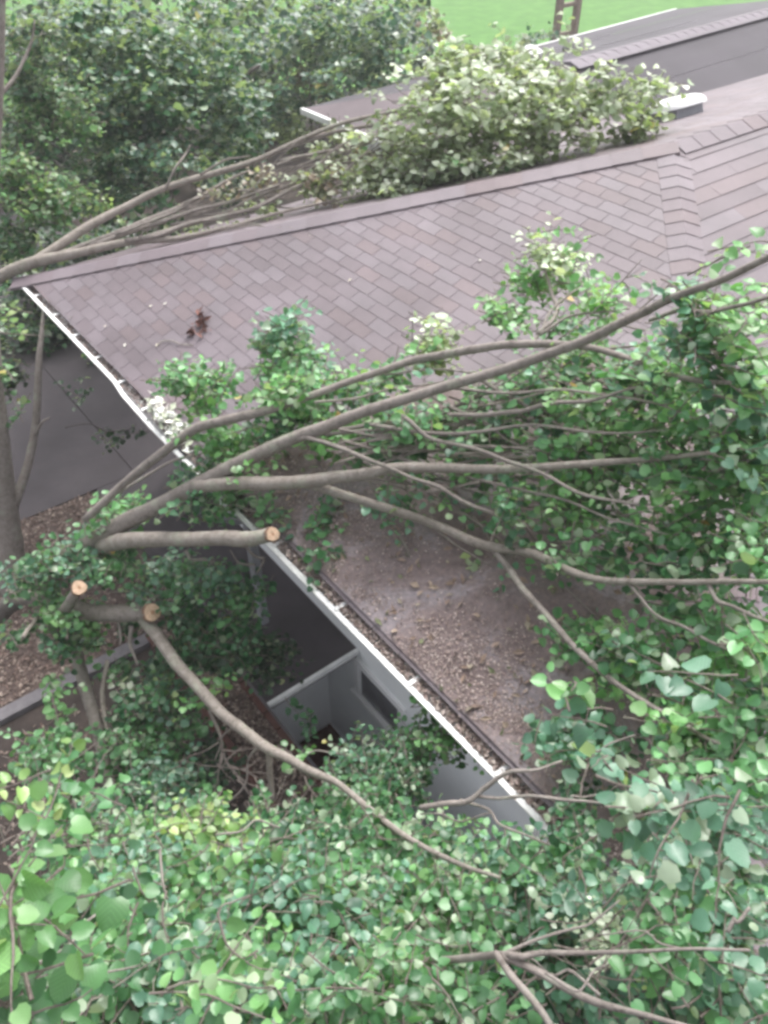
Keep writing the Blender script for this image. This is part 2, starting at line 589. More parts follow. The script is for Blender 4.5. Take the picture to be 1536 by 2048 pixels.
R0, R1 = W(u0w, 9.0, zr), W(u0w + .55, 17.5, zr)
K0, K1 = W(3.35, 5.95, 2.75), W(4.6, 17.6, 2.75)
N0, N1 = W(-1.6, 9.0, 2.74), W(-1.2, 17.5, 2.74)
J0 = W(-.4, 5.95, 2.75)
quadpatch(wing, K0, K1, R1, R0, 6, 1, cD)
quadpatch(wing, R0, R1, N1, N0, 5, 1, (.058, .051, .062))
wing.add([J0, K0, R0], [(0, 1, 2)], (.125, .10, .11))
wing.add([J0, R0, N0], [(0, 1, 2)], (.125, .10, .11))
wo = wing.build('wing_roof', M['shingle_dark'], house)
wo['label'] = 'dark low roof of the rear wing'
mb = MB(); 
for i in range(30):
    a = R0 + (R1 - R0) * i / 30; b = R0 + (R1 - R0) * (i + 1.1) / 30
    dl = np.array(K0 - R0); 
    mb.add([a + V1 * .2 + ZZ * -.0, a + ZZ * .045, a - V1 * .2 + ZZ * -.02, b + V1 * .2, b + ZZ * .035, b - V1 * .2 - ZZ * .02],
           [(0, 3, 4, 1), (1, 4, 5, 2), (0, 1, 2)], (.18, .16, .18))
mb.build('ridge_cap', M['shingle_dark'], wo)
mb = MB()
mb.box(K0 + (K1 - K0) * .42 - ZZ * .10, (K1 - K0) * .58, V1 * .05, ZZ * .105)
mb.build('eave_trim', M['white'], house)
mb = MB()
mb.box(J0 - ZZ * .08 - V2 * .07, K0 - J0, V2 * .07, ZZ * .09)
mb.build('wing_gutter', M['white'], house)
mb = MB()
mb.ubox(-.5, 3.0, 6.9, 17.2, 0, 2.7)
mb.ubox(3.1, 4.0, 9.3, 17.2, 0, 2.68)
mb.build('wing_wall', M['wall'], house)

# walls of the main block
mb = MB()
pu0, pu1, pv0, pv1 = PIT
PZ = -2.05
mb.ubox(-2 * RUN + .5, -.55, 1.18, 1.40, PZ - .1, EAVE - .07)
mb.ubox(-.75, -.55, 1.4, 13.0, 0, EAVE - .07)
mb.ubox(-2 * RUN + .5, -2 * RUN + .7, 1.4, 13.0, 0, EAVE - .07)
mb.build('wall', M['wall'], house)
mb = MB()
mb.ubox(-2 * RUN + .1, -.1, .161, 1.18, EAVE - .13, EAVE - .085)
mb.ubox(-.5, -.1, 1.18, 13, EAVE - .13, EAVE - .085)
mb.build('soffit', M['frame'], house)
# fascia and gutter along the hip end
mb = MB()
mb.ubox(-2 * RUN + .02, -.02, .137, .16, EAVE - .2, EAVE - .01)
mb.build('fascia', M['white'], house)


def gutter(name, pts, parent):
    """pts: list of (u, v_out, z); open K-profile trough"""
    mb = MB()
    prof = [(.0, -.012), (.0, -.10), (.075, -.10), (.110, -.03), (.125, -.012), (.128, -.008), (.13, -.004), (.135, .0), (.135, .012), (.098, .012), (.098, -.03), (.07, -.085), (.012, -.085), (.012, -.012)]
    n = len(prof)
    for (u, v, z) in pts:
        mb.V += [W(u, v + .135 - a, z + b) for a, b in prof]
    for i in range(len(pts) - 1):
        for k in range(n):
            k2 = (k + 1) % n
            mb.F.append((i * n + k, i * n + k2, (i + 1) * n + k2, (i + 1) * n + k))
    mb.F.append(tuple(range(n))[::-1]); mb.F.append(tuple(len(pts) * n - n + k for k in range(n)))
    return mb.build(name, M['white'], parent)


G0 = -.0
gp = [(.12, .0, EAVE - .0), (-1.2, .0, EAVE - .005), (-2.5, .0, EAVE - .005), (-2.75, -.025, EAVE - .02), (-3.3, -.03, EAVE - .045), (-3.8, -.02, EAVE - .05), (-5.2, -.01, EAVE - .02), (-6.8, .0, EAVE - .02), (-9.2, .01, EAVE - .02)]
gut = gutter('gutter', gp, house)
for u in list(np.arange(-.45, -3.6, -.52)) + list(np.arange(-4.4, -9.1, -.74)):
    mb = MB(); mb.ubox(u - .03, u, .015, .16, EAVE - .006, EAVE + .002); mb.build('gutter_hanger', M['white'], gut)
# downspout
mb = MB()
mb.ubox(-3.70, -3.60, .04, .11, 1.9, EAVE - .09)
mb.box(W(-3.70, .11, 1.9), V1 * .09, -V2 * .07, V2 * .55 - ZZ * .35)
mb.ubox(-3.70, -3.60, .52, .60, .15, 1.6)
mb.build('downspout', M['downspout'], house)

# window low in the wall
fw = .11
wl = [uvz(on_v(x, y, 1.18)) for x, y in [(712, 1312), (712, 1372), (812, 1440), (812, 1500)]]
wu1 = wl[0][0]; wu0 = wl[2][0]; wz1 = wl[0][2]; wz0 = wl[1][2] - .10
mb = MB(); fw = .075
pr = .035
mb.ubox(wu0, wu1, 1.18 - pr, 1.18, wz1 - fw, wz1)
mb.ubox(wu0 - .05, wu1 + .05, 1.18 - pr - .03, 1.179, wz0, wz0 + fw)
mb.ubox(wu0, wu0 + fw, 1.18 - pr, 1.18, wz0 + fw, wz1 - fw)
mb.ubox(wu1 - fw, wu1, 1.18 - pr, 1.18, wz0 + fw, wz1 - fw)
wf = mb.build('window', M['frame'], house)
mb = MB(); s = fw
mb.ubox(wu0 + s, wu1 - s, 1.166, 1.176, wz0 + s, wz1 - s); 
mb.build('pane', M['glass'], wf)
mb = MB(); s = fw + .028
for (a, b2, c, d) in [(wu0 + fw, wu1 - fw, wz0 + fw, wz0 + s), (wu0 + fw, wu1 - fw, wz1 - s, wz1 - fw), (wu0 + fw, wu0 + s, wz0 + s, wz1 - s), (wu1 - s, wu1 - fw, wz0 + s, wz1 - s)]:
    mb.ubox(a, b2, 1.155, 1.165, c, d)
mb.build('sash', M['frame'], wf)

# sunken stairwell
well = empty('stairwell', W(-4.6, .6, 0), 'sunken basement stairwell with pale painted walls below the house window', 'stairwell')
mb = MB()
mb.ubox(pu1, pu1 + .12, pv0 - .02, pv1 - .002, PZ, -.005)        # end wall seen from above
mb.ubox(pu0, pu1, pv0 - .10, pv0 - .003, PZ, -.005)                # outer wall
mb.ubox(pu1 - .03, pu1 - .001, .42, .50, PZ, -.13)
mb.build('retaining_wall', M['wall'], well)
mb = MB(); mb.ubox(pu0, pu1 - .002, pv0, pv1 - .002, PZ - .1, PZ); mb.build('floor', M['wall'], well)
mb = MB(); mb.ubox(-4.62, pu1 - .04, .50, 1.12, PZ, PZ + .05); mb.build('litter_drift', M['brick'], well)
mb = MB(); mb.ubox(-5.5, -4.66, .52, 1.05, PZ, PZ + .03); mb.build('door_mat', M['rubber'], well)
mb = MB(); mb.ubox(-4.505, -4.462, .07, 1.174, -.03, .028); mb.build('coping', M['white'], well)
mb = MB(); mb.ubox(-4.46, -3.853, .07, 1.176, -.12, -.09); mb.build('slab_underside', M['kerb'], well)

# skylight and vents on the far slope
sp = onC(1372, 222, 0)
su, sv, szz = uvz(sp)
su, sv = max(min(su, -.6), -4.0), sv


def on_slopeC(u, v, h): return W(u, v, EAVE - u * TT) + NC * h


print('skylight at', su, sv)
su, sv = -2.9, 7.15
def dome(name, c, n, a, b, ra_, rb_, h, mat, parent):
    rows, cols_ = 7, 28
    V = []; Fc = []
    for i in range(rows):
        t = i / (rows - 1) * math.pi / 2
        for k in range(cols_):
            ph = 2 * math.pi * k / cols_
            e = .55
            cx_ = math.copysign(abs(math.cos(ph)) ** e, math.cos(ph)); sy_ = math.copysign(abs(math.sin(ph)) ** e, math.sin(ph))
            V.append(c + a * ra_ * cx_ * math.cos(t) ** .6 + b * rb_ * sy_ * math.cos(t) ** .6 + n * h * math.sin(t))
    for i in range(rows - 1):
        for k in range(cols_):
            k2 = (k + 1) % cols_
            Fc.append((i * cols_ + k, i * cols_ + k2, (i + 1) * cols_ + k2, (i + 1) * cols_ + k))
    return mesh_obj(name, V, Fc, mat, parent, True)


cc = on_slopeC(su, sv, .07)
sk = dome('skylight', cc + NC * .04, NC, V2, V1 * math.cos(TH) - ZZ * math.sin(TH), .36, .25, .12, M['dome'], house)
mb = MB()
aa, bb = V2, (V1 * math.cos(TH) - ZZ * math.sin(TH))
mb.box(cc - aa * .25 + bb * .18 - NC * .14, aa * .5, -bb * .36, NC * .17)
mb.build('skylight_kerb', M['downspout'], sk)

# ---------- roof vents on the rear wing
for (px, py, lab, mt, r_) in [(1060, 120, 'white roof vent on the rear wing', 'dome', .2), (1145, 112, 'dark cowl roof vent on the rear wing', 'dark_metal', .2)]:
    c = onz(px, py, 3.05)
    mb = MB()
    mb.tube([c - ZZ * .4, c + ZZ * .1], [r_ * .5, r_ * .5], 14)
    mb.tube([c + ZZ * .08, c + ZZ * .14, c + ZZ * .22], [r_, r_ * 1.05, r_ * .5], 16)
    o = mb.build('roof_vent', M[mt], house); o['label'] = lab

# ------------------------------------------------------------------ silt and litter on the low part of the roof
def on_slopeA(u, v, h): return W(u, v, EAVE + v * TT) + NA * h


nu, nv = 90, 60
V = []; Fq = []
from math import sin, cos
def wob(a, s=0):
    return sin(a * 2.1 + s) * .5 + sin(a * 5.3 + s * 2) * .28 + sin(a * 11.7 + s) * .14
for i in range(nu + 1):
    for j in range(nv + 1):
        t = j / nv
        u_lo = -9.15
        v = .12 + t * 2.58
        edge = -4.05 - .12 * v - wob(v, 1.3) * .15        # irregular far edge of the dirt
        u_hi = float(np.interp(v, [.1, .4, .8, 1.45, 2.05, 2.5, 2.7, 3.4], [-4.0, -4.2, -4.5, -4.9, -5.35, -5.85, -6.4, -6.4])) - wob(v, 1.3) * .1
        u = u_hi + (-9.12 + v - u_hi) * (i / nu)
        V.append(on_slopeA(u, v, .016 + .006 * (wob(u * 2, 1) + wob(v * 3, 2)) * (1 if 0 < i < nu else 0)))
for i in range(nu):
    for j in range(nv):
        a = i * (nv + 1) + j
        Fq.append((a, a + 1, a + nv + 2, a + nv + 1))
o = mesh_obj('silt', V, [tuple(reversed(f)) for f in Fq], M['silt'], None, True)
tag(o, 'dried silt and washed leaf dirt covering the lower roof', 'silt', None, 'stuff')


def flakes(name, P, N, size, cols, label, cat, flat=.35, kind='stuff'):
    P = np.array(P); n = len(P)
    if n == 0: return
    a = rng.normal(size=(n, 3)); nn = np.asarray(N) + rng.normal(size=(n, 3)) * flat
    nn /= np.linalg.norm(nn, axis=1)[:, None]
    a -= (a * nn).sum(1)[:, None] * nn; a /= np.linalg.norm(a, axis=1)[:, None]
    b = np.cross(nn, a)
    s = size * (0.5 + rng.random(n))[:, None]
    w = s * (.3 + .5 * rng.random(n))[:, None]
    lift = nn * (s * .25)
    V = np.stack([P - a * s, P + b * w * .8 + lift * .6, P + a * s, P - b * w + lift], 1).reshape(-1, 3)
    Fq = np.arange(n * 4).reshape(n, 4)
    ci = np.array(cols)[rng.integers(len(cols), size=n)] * (1 + rng.normal(size=(n, 1)) * .15)
    C = np.repeat(ci, 4, 0)
    o = mesh_obj(name, V, Fq, M['litter'], None, False, {'col': np.clip(C, .005, 1)})
    return tag(o, label, cat, None, kind)


TAN = [(.40, .31, .285), (.33, .26, .24), (.48, .405, .375), (.25, .185, .17), (.19, .14, .13), (.44, .37, .34)]
BRN = [(.13, .092, .078), (.18, .125, .105), (.09, .06, .05), (.24, .185, .155), (.32, .26, .22)]
P = []
for i in range(17000):
    u = -4.15 - rng.random() * 4.6
    v = .13 + abs(rng.normal()) * .30
    if v > 2.6 or v > u + 9.1: continue
    if (wob(u * 2.3, 3) + wob(v * 3.1 + u, 2)) < -.1 and rng.random() < .8: continue
    P.append(on_slopeA(u, v, .024))
for i in range(2600):
    u = -4.3 - rng.random() * 4.5; v = rng.random() * 2.6
    if v > u + 9.1 or v > (-u - 4.0) * 1.2: continue
    if (wob(u * 1.9, 1) + wob(v * 2.2 - u, 4)) < .15: continue
    P.append(on_slopeA(u, v, .024))
flakes('leaf_litter', P, NA, .0078, TAN, 'dry tan leaf litter drifted along the lower roof edge', 'leaf litter')
P = []
for i in range(420):
    u = -4.2 - rng.random() * 4.6; v = .13 + abs(rng.normal()) * .7
    if v > u + 9.0 or v > (-u - 3.95): continue
    P.append(on_slopeA(u, v, .03))
flakes('fallen_leaves', P, NA, .028, [(.30, .22, .18), (.25, .18, .14), (.36, .28, .22), (.20, .22, .12), (.3, .26, .2)], 'larger curled brown and green leaves strewn over the lower roof', 'leaf litter', .6)
P = []
for i in range(9000):
    u = -.05 - rng.random() * 9; dens = 1 if u < -4.2 else (.55 if u < -1.2 else .35)
    if rng.random() > dens: continue
    P.append(W(u, .123 - rng.random() * .085, EAVE - .045 + (rng.random() * .03 + .022) * dens))
flakes('gutter_litter', P, ZZ, .013, BRN[2:] + TAN, 'wet brown leaf litter clogging the white gutter', 'leaf litter')
P = []
for i in range(9000):
    u = -2.9 + rng.random() * 2.55; v = -3.1 + rng.random() * 3.1
    P.append(W(u, v, .018))
for i in range(5000):
    P.append(W(-3.0 - rng.random() * 4.5, -.42 + rng.random() * .39, .062))
for i in range(1500):
    P.append(W(-3.3 - rng.random() * 3, -2.8 + rng.random() * 2.2, .012))
flakes('ground_litter', P, ZZ, .022, BRN, 'brown wood chip and leaf litter on the garden beds', 'leaf litter')
# a few stray pale bits on the shingles
P = [onA(x, y, .014) for x, y in [(302, 612), (210, 652), (250, 690), (315, 690), (330, 607), (480, 482), (856, 530), (143, 632), (300, 1112 - 500), (140, 635), (700, 560), (620, 470), (540, 640), (960, 520)]]
flakes('roof_flecks', P, NA, .02, [(.7, .68, .6), (.6, .55, .45)], 'scattered pale leaf bits on the clean shingles', 'leaf litter')

# pile of pale chips at the gutter
P = []
for i in range(210):
    t = rng.random()
    x = 300 + 75 * t + rng.normal() * 9; y = 808 + 68 * t + rng.normal() * 13
    P.append(onA(x, y, .015 + rng.random() * .05))
flakes('petal_pile', P, NA, .034, [(.78, .78, .74), (.68, .70, .66), (.8, .78, .72), (.5, .55, .42)], 'small white pile of petals beside the gutter on shingles', 'petals', .5)

# ------------------------------------------------------------------ leaves and twigs
_lx = [0, -.26, -.50, -.50, -.27, 0, .27, .50, .50, .26]
_ly = [.06, -.03, .18, .55, .86, 1.03, .86, .55, .18, -.03]
LX = np.array(_lx + [0]); LY = np.array(_ly + [.48])
LF = np.array([(10, (k + 1) % 10, k) for k in range(10)])
PAL = {
    'mid': [(.052, .155, .058), (.072, .19, .072), (.044, .124, .052), (.09, .22, .085)],
    'fresh': [(.085, .215, .070), (.115, .26, .088), (.14, .28, .10), (.072, .185, .064)],
    'yellow': [(.15, .27, .075), (.20, .32, .10), (.12, .25, .08), (.26, .34, .13)],
    'blue': [(.058, .150, .095), (.08, .19, .12), (.05, .125, .08), (.10, .21, .14)],
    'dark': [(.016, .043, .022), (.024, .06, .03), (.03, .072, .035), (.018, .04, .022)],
    'deep': [(.026, .092, .040), (.038, .12, .050), (.020, .07, .032), (.050, .15, .062)],
    'olive': [(.12, .16, .075), (.165, .205, .10), (.10, .14, .07), (.20, .24, .13)],
    'pale': [(.27, .33, .24), (.35, .40, .31), (.22, .28, .19), (.42, .45, .38)],
    'mintpale': [(.22, .305, .235), (.27, .36, .285), (.17, .25, .185), (.31, .38, .32)],
    'bluedeep': [(.030, .105, .060), (.045, .135, .080), (.024, .085, .050), (.060, .165, .098)],
    'brown': [(.15, .11, .08), (.20, .15, .11), (.11, .08, .06)],
    'autumn': [(.45, .30, .10), (.4, .36, .12)],
}


class Foliage:
    def __init__(s, gain=1.0):
        s.gain = gain; s.P = []; s.A = []; s.N = []; s.S = []; s.C = []; s.tw = MB()

    def twig(s, p, d, L, size, pal, flip=0, spacing=None, thick=.0028, up=1.0, sag=.35, col_jit=.12):
        n = max(3, int(L / (spacing or size * .55)))
        pts = [np.array(p)]
        dd = np.array(d, dtype=float); dd /= np.linalg.norm(dd)
        st = L / n
        side = 1
        tone = (1 + rng.normal() * .13) * s.gain
        pl = PAL[pal]
        for i in range(n):
            dd = dd + rng.normal(size=3) * .13 - ZZ * sag * .12
            dd /= np.linalg.norm(dd)
            q = pts[-1] + dd * st
            pts.append(q)
            side = -side
            hor = np.cross(dd, ZZ); hor /= np.linalg.norm(hor) + 1e-6
            out = hor * side * (.7 + .5 * rng.random()) + dd * (.3 + .5 * rng.random()) + rng.normal(size=3) * .25 - ZZ * .15
            out /= np.linalg.norm(out)
            nr = ZZ * up + rng.normal(size=3) * .5
            if rng.random() < flip: nr = -nr
            nr = nr - (nr @ out) * out; nr /= np.linalg.norm(nr) + 1e-6
            sz = size * (.62 + .55 * rng.random()) * (1 - .3 * i / n)
            s.P.append(q + out * sz * .3); s.A.append(out); s.N.append(nr); s.S.append(sz)
            c = np.array(pl[rng.integers(len(pl))]) * 1.2; c = (c * .94 + c.mean() * .08) * tone * (1 + rng.normal() * col_jit)
            if rng.random() < .0015: c = np.array(PAL['autumn'][rng.integers(2)])
            s.C.append(np.clip(c, .006, .8))
        if thick > 0:
            Q = np.array(pts)
            s.tw.tube(Q, np.linspace(thick * 1.4, thick * .5, len(Q)), 4, cap=False)

    def blob(s, px, py, rx, ry, d, rd, layers, size=.075, pal='mid', flip=0.04, bias=(0, 0, 0), L=(.22, .42), thick=.0028, csz=.34, **kw):
        lp = size * .8 * F_PX / d
        n = max(2, int(layers * math.pi * rx * ry / (lp * lp * .5 * 7)))
        pals = pal if isinstance(pal, (list, tuple)) else [pal]
        # clump centres inside the blob
        nc = max(2, n // 7)
        cl = rng.normal(size=(nc, 3)); cl /= np.linalg.norm(cl, axis=1)[:, None]; cl *= rng.random((nc, 1)) ** .45
        cp = [pals[rng.integers(len(pals))] for _ in range(nc)]
        for i in range(n):
            k = rng.integers(nc)
            o = cl[k] + rng.normal(size=3) * csz * .8
            if o @ o > 1.25: o = cl[k]
            x = px + o[0] * rx; y = py + o[1] * ry; dd = d + o[2] * rd
            r_ = ray(px, py); r_ /= np.linalg.norm(r_)
            p = at(x, y, dd)
            dr = rng.normal(size=3) * np.array([1, 1, .45]) + np.array(bias) * 1.0
            ln = (L[0] + (L[1] - L[0]) * rng.random())
            dr /= np.linalg.norm(dr)
            s.twig(p - dr * ln * .5, dr, ln, size, cp[k], flip, thick=thick, **kw)

    def build(s, parent, name='foliage', twmat='twig'):
        n = len(s.P)
        P = np.array(s.P); A = np.array(s.A); N = np.array(s.N); S = np.array(s.S)[:, None, None]; C = np.array(s.C)
        X = np.cross(A, N)
        fold = .12 + .25 * rng.random((n, 1)); curl = rng.normal(size=(n, 1)) * .35 + .25
        wx = (.68 + .42 * rng.random((n, 1)))
        lz = fold * np.abs(LX)[None] - curl * (LY[None] - .3) ** 2
        V = P[:, None, :] + S * (X[:, None, :] * (LX[None] * wx)[..., None] + A[:, None, :] * LY[None, :, None] + N[:, None, :] * lz[..., None])
        V = V.reshape(-1, 3)
        Fc = (LF[None] + (np.arange(n) * 11)[:, None, None]).reshape(-1, 3)
        uv = np.stack([LX, LY], 1)[LF.ravel()]
        uv = np.tile(uv, (n, 1))
        o = mesh_obj(name, V, Fc, M['leaf'], parent, True, {'col': np.repeat(C, 11, 0)}, uv)
        if s.tw.V: s.tw.build('twigs', M[twmat], parent, True)['kind'] = 'stuff'
        o['kind'] = 'stuff'
        return o


def limb(parent, pts, mat='bark', name='branch', n=10, sub=6, knots=.02, cut=None, label=None, jit=.0028, wf_=.74):
    """pts: (px, py, distance, width in px) along the limb"""
    P = []; R = []
    for (x, y, d, w) in pts:
        P.append(at(x, y, d)); R.append(w * wf_ * ((P[-1] - CAM) @ CF) / F_PX / 2)
    C3 = catmull(P, sub)
    Rr = np.interp(np.linspace(0, len(R) - 1, len(C3)), range(len(R)), R)
    Rr = Rr * (1 + rng.normal(size=len(Rr)) * knots)
    if len(C3) > 3:
        kn = rng.normal(size=(len(P) + 1, 3)) * jit * (1.6 if R[0] > .012 else 1.1)
        kn[0] = 0; kn[-1] = 0
        t_ = np.linspace(0, len(kn) - 1, len(C3)); i0 = np.minimum(t_.astype(int), len(kn) - 2); ft = t_ - i0; ft = (ft * ft * (3 - 2 * ft))[:, None]
        C3 = C3 + kn[i0] * (1 - ft) + kn[i0 + 1] * ft
    if cut:
        e = C3[-1]; T = C3[-1] - C3[-2]; T /= np.linalg.norm(T)
        nrm = T * .55 + (CAM - e) / np.linalg.norm(CAM - e) * .8; nrm /= np.linalg.norm(nrm)
        r_ = cut * np.linalg.norm(e - CAM) / F_PX / 2
        C3 = np.vstack([C3, e + nrm * r_ * .8, e + nrm * r_ * 1.5]); Rr = np.append(Rr, [r_ * 1.02, r_])
    mb = MB()
    mb.tube(C3, Rr, n, .03)
    o = mb.build(name, M[mat], parent, True)
    if label: o['label'] = label
    if cut:
        e = C3[-1]
        a = np.cross(nrm, ZZ); a /= np.linalg.norm(a); b = np.cross(nrm, a)
        k = 26; V = []; Cc = []
        rings = [(.03, .010)] + [(t_, .0095) for t_ in np.linspace(.12, .9, 11)] + [(.97, .007), (1.05, -.004), (1.06, -.03)]
        for ri, (rr, h) in enumerate(rings):
            for t in range(k):
                ph = 2 * math.pi * t / k
                ir = rr * r_ * (1 + .05 * math.sin(3 * ph) + .03 * math.sin(7 * ph))
                V.append(e + nrm * (h + rng.normal() * .0006) + a * ir * math.cos(ph) + b * ir * math.sin(ph))
                base_c = np.array((.60, .44, .32)) if ri % 2 else np.array((.50, .34, .23))
                if rr < .2: base_c = np.array((.36, .2, .12))
                if rr > .93: base_c = np.array((.20, .12, .08))
                Cc.append(base_c * (1 + .08 * math.sin(ph * 2 + 1) + rng.normal() * .05))
        Fq = [tuple(range(k))]
        for rI in range(len(rings) - 1):
            for t in range(k):
                t2 = (t + 1) % k
                Fq.append((rI * k + t, rI * k + t2, (rI + 1) * k + t2, (rI + 1) * k + t))
        mesh_obj('cut_face', V, Fq, M['litter'], o, False, {'col': np.array(Cc)})
    return o


def thin_bunch(parent, rows, name='twig', mat='twig'):
    for pts in rows: limb(parent, pts, mat, name, n=6, sub=5, knots=.05, jit=.01)


def sprout(parent, starts, n, ang, length, w, d_end=0, mat='twig', spread=18, name='twig'):
    """many thin bare shoots gathered into one mesh"""
    mb = MB()
    for i in range(n):
        x, y, d = starts[rng.integers(len(starts))]
        x += rng.normal() * 14; y += rng.normal() * 14
        a = math.radians(ang + rng.normal() * spread); L = length * (.5 + .8 * rng.random())
        pts = []
        for k in range(6):
            pts.append(at(x, y, d)); a += math.radians(rng.normal() * 9)
            x += math.cos(a) * L / 5; y -= math.sin(a) * L / 5; d += d_end / 5 + rng.normal() * .02
        r0 = w * (.6 + .8 * rng.random()) * d / F_PX / 2
        mb.tube(catmull(pts, 3), np.linspace(r0, r0 * .3, 16), 5, cap=False)
    o = mb.build(name, M[mat], parent, True); o['kind'] = 'stuff'
    return o


# ================================================================== 1. limb lying over the hip and the far slope
t1 = empty('fallen_limb', at(30, 545, 9.9), 'long fallen limb bundle over the far roof slope, ending in pale upturned leaves', 'fallen limb', 'fallen limbs on the roof')
D0 = 9.9
limb(t1, [(-120, 610, 10.1, 44), (-30, 568, 9.95, 42), (60, 528, 9.7, 38), (160, 505, 9.5, 30), (260, 484, 9.4, 24), (350, 478, 9.25, 17), (450, 455, 9.1, 13), (560, 425, 9.0, 10), (700, 395, 8.9, 8), (800, 375, 8.8, 5)], 'bark_pale', wf_=.62)
limb(t1, [(20, 545, 9.8, 34), (80, 515, 9.8, 30), (170, 455, 9.9, 30), (260, 410, 10, 25), (350, 370, 10, 22), (500, 325, 10, 19), (600, 280, 10, 15), (690, 245, 10, 14), (800, 222, 10, 11), (960, 190, 10, 7)], 'bark_pale', wf_=.6)
thin_bunch(t1, [
    [(560, 300, 10, 14), (700, 260, 10.05, 12), (790, 240, 10, 10), (900, 222, 9.9, 7)],
    [(60, 530, 9.7, 20), (170, 490, 9.6, 17), (260, 455, 9.5, 15), (360, 415, 9.6, 12), (450, 365, 9.7, 10), (500, 340, 9.7, 6)],
    [(180, 492, 9.5, 14), (300, 455, 9.4, 14), (400, 420, 9.4, 12), (480, 400, 9.4, 10), (560, 370, 9.4, 7)],
    [(280, 478, 9.3, 14), (400, 445, 9.3, 12), (520, 415, 9.2, 12), (620, 365, 9.3, 11), (740, 330, 9.3, 9), (880, 300, 9.2, 7)],
    [(340, 450, 9.4, 11), (440, 430, 9.4, 12), (540, 385, 9.4, 11), (650, 350, 9.4, 9), (760, 318, 9.3, 7)],
    [(250, 482, 9.35, 14), (330, 465, 9.3, 13), (420, 440, 9.3, 10), (500, 432, 9.2, 7)],
    [(560, 322, 9.8, 13), (640, 303, 9.8, 11), (700, 297, 9.8, 9)],
    [(400, 350, 9.9, 8), (440, 325, 9.9, 6), (500, 312, 9.9, 4)],
    [(330, 380, 9.9, 7), (350, 340, 9.9, 7), (370, 310, 10, 6), (380, 290, 10, 4)],
    [(450, 455, 9.0, 5), (520, 452, 8.95, 4), (585, 455, 8.9, 3)],
    [(230, 470, 9.3, 9), (340, 430, 9.4, 8), (380, 408, 9.4, 5)],
], 'side_branch', 'bark')
sprout(t1, [(380, 425, 9.4), (480, 390, 9.4), (560, 360, 9.4), (640, 350, 9.4), (700, 320, 9.4), (760, 350, 9.2), (640, 390, 9.1), (720, 300, 9.5)], 50, 20, 150, 4, spread=7, mat='bark')
f = Foliage()
f.blob(930, 110, 80, 45, 10.2, .3, 2.4, .10, ['olive', 'pale', 'pale'], .5)
f.blob(1000, 125, 90, 40, 10.0, .3, 2.2, .10, ['pale', 'olive'], .5)
f.blob(860, 340, 90, 55, 8.9, .3, 2.0, .09, ['pale', 'olive', 'pale'], .5)
f.blob(790, 300, 70, 70, 9.2, .3, 1.2, .09, ['pale', 'olive'], .5)
f.blob(1000, 235, 190, 110, 9.0, .7, 3.0, .10, ['pale', 'pale', 'olive', 'pale'], .72, bias=(.6, .1, 0), up=1.1)
f.blob(880, 290, 140, 100, 9.0, .5, 2.8, .095, ['pale', 'olive', 'pale'], .72, bias=(.6, .1, 0))
f.blob(1180, 180, 110, 60, 9.2, .5, 2.6, .105, ['pale', 'pale', 'olive'], .72, bias=(.6, .1, 0))
f.blob(1240, 235, 75, 45, 8.9, .3, 2.6, .105, ['pale', 'olive'], .5)
f.blob(920, 140, 80, 55, 9.8, .5, 2.3, .10, ['olive', 'pale'], .4)
f.blob(880, 180, 60, 60, 9.8, .5, 2.3, .10, ['olive', 'pale'], .4)
f.blob(1080, 150, 80, 60, 9.6, .5, 2.2, .10, ['pale', 'pale'], .5)
f.blob(1100, 275, 100, 35, 8.6, .3, 2.5, .095, ['pale', 'olive'], .5)
f.blob(980, 325, 110, 30, 8.6, .3, 2.3, .09, ['olive', 'fresh', 'pale'], .4)
f.blob(1295, 175, 48, 30, 9.4, .3, 2.0, .1, ['pale'], .5)
f.blob(820, 370, 70, 20, 8.8, .25, 1.4, .08, ['olive', 'pale'], .3)
f.blob(640, 350, 120, 30, 9.35, .3, .9, .075, ['olive', 'pale', 'fresh'], .4)
f.blob(480, 400, 90, 28, 9.4, .3, .8, .07, ['olive', 'fresh', 'brown'], .3)
f.blob(740, 345, 90, 50, 9.1, .3, 1.3, .08, ['olive', 'pale'], .5)
f.blob(700, 330, 120, 45, 9.3, .4, .9, .08, ['olive', 'olive', 'brown'], .3)
f.blob(560, 370, 110, 40, 9.4, .4, .5, .075, ['olive', 'fresh', 'brown'], .2)
f.blob(400, 440, 120, 25, 9.4, .3, .35, .07, ['fresh', 'olive'], .1)
f.blob(750, 270, 90, 40, 9.8, .4, .45, .085, ['olive', 'pale'], .3)
f.blob(680, 285, 60, 30, 10.4, .3, 1.3, .08, ['olive', 'fresh', 'brown'], .2)
f.blob(640, 310, 60, 25, 10.2, .3, 1.0, .075, ['olive', 'deep'], .2)
f.blob(690, 390, 100, 18, 9.1, .3, .5, .08, ['olive', 'pale', 'brown'], .4)
for i in range(46):
    a_ = rng.random() * 2 * math.pi
    x_ = 1030 + math.cos(a_) * 250; y_ = 215 - math.sin(a_) * 118 - math.cos(a_) * 15
    if y_ > 300: continue
    f.twig(at(x_, y_, 9.1), V2 * math.cos(a_) * 1.2 + V1 * math.sin(a_) + ZZ * .35 + rng.normal(size=3) * .4, .35, .09, 'pale' if i % 3 else 'olive', .5)
f.build(t1)

